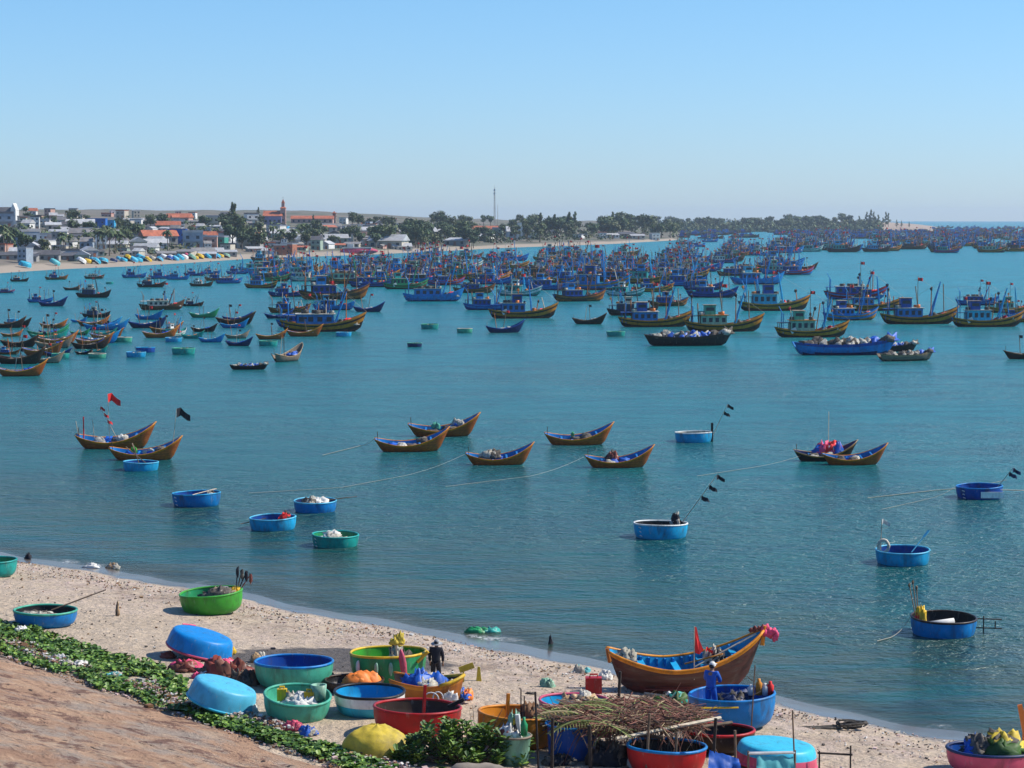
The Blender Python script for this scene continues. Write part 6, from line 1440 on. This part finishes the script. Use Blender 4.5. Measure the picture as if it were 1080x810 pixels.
for px,py,i,s in ((78,241,1,1.25),(32,236,0,.9),(53,234,2,.7),(12,262,0,1.3),(5,262,5,1.2),(28,268,0,1.2),(8,272,5,1.2),(46,270,2,1.1),(68,266,5,1.0),(74,267,5,.95),(96,250,0,1.1),(104,264,5,1.15),(110,268,5,1.2),(116,270,6,1.1),(122,268,5,1.2),(128,268,5,1.1),(112,262,6,1.0),(128,250,1,1.2),(138,254,0,1.2),(147,252,0,1.1),(134,260,1,1),(160,243,1,1.1),(171,241,0,1.2),(177,240,2,.9),(217,243,0,1.2),(245,247,3,1.45),(249,250,3,1.5),(240,248,0,1.5),(252,256,1,1.7),(262,262,1,1.4),(246,260,0,1.5),(256,264,0,1.3),(239,242,0,1.3),(273,236,3,.9),(276,238,1,.8),
    (288,258,5,1.2),(296,260,5,1.1),(306,261,0,1.1),(312,262,5,1.2),(318,258,6,1.1),(324,262,1,1.1),(330,258,0,1.2),(336,260,5,1.1),(322,250,0,1.1),(334,250,1,1.2),(341,252,0,1.1),(331,239,4,.8),(372,240,1,1.3),(378,240,0,1.2),(365,254,0,1.1),(374,256,1,1.2),(380,260,0,1.1),(397,262,0,1.2),(275,262,0,1.2),(270,264,1,1.1),(402,256,0,1.4),(392,254,1,1.0)):
    tree(px,py,i,s*.92,rnd=rnd)
n=0
for _ in range(1500):
    if n>=48: break
    px=rnd.uniform(-12,400); py=rnd.uniform(233,268); p=far_at(px,py)
    if any(abs(a-p.x)<5 and abs(b_-p.y)<6 for a,b_,_ in HUS) or p.y-float(np.interp(px,FPX,FD))<60: continue
    if lm(px,py): continue
    tree(px,py,rnd.choice([0,1,2,5,6,0]),rnd.uniform(.5,.9),rnd=rnd); n+=1
for k in range(70):       # wooded shore behind the empty beach and the mast
    px=rnd.uniform(398,572); py=rnd.uniform(238,262.5) if px<500 else rnd.uniform(238,257); s=rnd.uniform(1.0,1.55)
    if lm(px,py) or (500<px<527 and 243<py<252): continue
    tree(px,py,rnd.choice([0,1,0,2,1,0,1,2,0,1]),s,rnd=rnd)
for k in range(62):       # wooded spit
    px=rnd.uniform(560,716); py=rnd.uniform(243,251); s=rnd.uniform(1.1,1.75)*(1.15 if px>630 else 1)
    tree(px,py,rnd.choice([0,0,1,0,1,2,2,1,4]),s*(1 if px<700 else .8),rnd=rnd)
for k in range(68):
    px=rnd.uniform(690,898); py=rnd.uniform(236.5,244); tree(px,py,rnd.choice([0,1,0,2,1,2,0]),rnd.uniform(1.2,1.9),hedz,rnd)
for px,py,s in ((913,239,1.5),(917,239,1.7),(921,239,1.5),(925,240,1.3),(933,239,1.5),(936,239,1.4),(930,240,1.0),(905,239,1.1),(945,240,.8),(950,240,.7),(958,240,.6)): tree(px,py,3,s,hedz,rnd)
auto_label(TREES,'tree','trees on the far shore')
for o in TP: kill(o)
# unbroken scrub beneath the trees
def scrub(name,label,n,xr,fn,yr,seed,sz):
    rnd=random.Random(seed); mb=MB()
    for _ in range(n):
        px=rnd.uniform(*xr); py=rnd.uniform(*yr); p=far_at(px,py,fn)
        if fn is None and p.y-float(np.interp(px,FPX,FD))<62: continue
        s=rnd.uniform(*sz); leafball(mb,p+Vector((0,0,s*.5)),(s*1.6,s*1.2,s*.9),26,rnd,s*.3,rnd.randrange(3))
    tag(mb.build(name,['crown1','crown2','crown3']),label,'scrub',None,'stuff')
scrub('town_scrub','low scrub and garden greenery between the houses of the far town',260,(-20,410),None,(232,270),3,(1.2,2.4))
scrub('shore_scrub','dense scrub under the trees along the middle far shore',420,(395,712),None,(240,262),4,(1.5,3.4))
scrub('headland_scrub','hazy scrub covering the distant headland',650,(690,925),hedz,(237,246.5),5,(3,6.5))

# ------------------------------------------------------------------ light, sky, air
EL=44.; AZ=8.                       # sun stands to the right, a little beyond the boats
sd=Vector((math.cos(R(EL))*math.cos(R(AZ)),math.cos(R(EL))*math.sin(R(AZ)),math.sin(R(EL))))
ld=bpy.data.lights.new('sun','SUN'); lo_=bpy.data.objects.new('sun',ld); C.objects.link(lo_); lo_.rotation_euler=(-sd).to_track_quat('-Z','Y').to_euler(); lo_.location=(0,0,60)
ld.energy=5.0; ld.angle=R(.5); ld.color=(1,.94,.85)
w=bpy.data.worlds.new('World'); sc.world=w; w.use_nodes=True; nt=w.node_tree; nt.nodes.clear()
bg=nt.nodes.new('ShaderNodeBackground'); sk_=nt.nodes.new('ShaderNodeTexSky'); wo=nt.nodes.new('ShaderNodeOutputWorld')
sk_.sky_type='NISHITA'; sk_.sun_disc=False; sk_.sun_elevation=R(EL); sk_.sun_rotation=R(90-AZ); sk_.altitude=0; sk_.air_density=1.0; sk_.dust_density=.2; sk_.ozone_density=4
wb=nt.nodes.new('ShaderNodeVectorMath'); wb.operation='MULTIPLY'; wb.inputs[1].default_value=(.66,.93,1.20)
tcw=nt.nodes.new('ShaderNodeTexCoord'); spw_=nt.nodes.new('ShaderNodeSeparateXYZ'); nt.links.new(tcw.outputs['Generated'],spw_.inputs[0]); mrw=nt.nodes.new('ShaderNodeMapRange'); nt.links.new(spw_.outputs[2],mrw.inputs[0]); mrw.inputs[1].default_value=0; mrw.inputs[2].default_value=.1
mxw=nt.nodes.new('ShaderNodeMix'); mxw.data_type='RGBA'; nt.links.new(mrw.outputs[0],mxw.inputs[0]); mxw.inputs[6].default_value=(.65,.845,1.25,1); mxw.inputs[7].default_value=(.62,.89,1.16,1); nt.links.new(mxw.outputs[2],wb.inputs[1])
nt.links.new(sk_.outputs[0],wb.inputs[0]); nt.links.new(wb.outputs[0],bg.inputs[0]); bg.inputs[1].default_value=.112; nt.links.new(bg.outputs[0],wo.inputs[0])
mb=MB(); mb.box((0,4400,19.5),(17000,9000,57)); hz=mb.build('haze',P['glass']); hz['kind']='stuff'
tag(hz,'thin blue haze over the whole bay','haze')
hm=bpy.data.materials.new('haze_air'); hnt=nodes(hm); ho=hnt.nodes.new('ShaderNodeOutputMaterial'); hv=hnt.nodes.new('ShaderNodeVolumePrincipled')
hv.inputs['Color'].default_value=(.72,.86,1,1); hv.inputs['Density'].default_value=.00008; hv.inputs['Anisotropy'].default_value=.2; hnt.links.new(hv.outputs[0],ho.inputs['Volume']); hz.data.materials[0]=hm
cy=sc.cycles; cy.use_denoising=True; cy.use_adaptive_sampling=True; cy.adaptive_threshold=.015; cy.max_bounces=6; cy.diffuse_bounces=2; cy.glossy_bounces=3; cy.transparent_max_bounces=8; cy.volume_bounces=0; cy.caustics_reflective=False; cy.caustics_refractive=False
try: cy.denoiser='OPENIMAGEDENOISE'; cy.denoising_prefilter='ACCURATE'
except Exception: pass
vs_=sc.view_settings; vs_.view_transform='Standard'; vs_.look='None'; vs_.gamma=1; vs_.use_curve_mapping=False; vs_.exposure=0.25
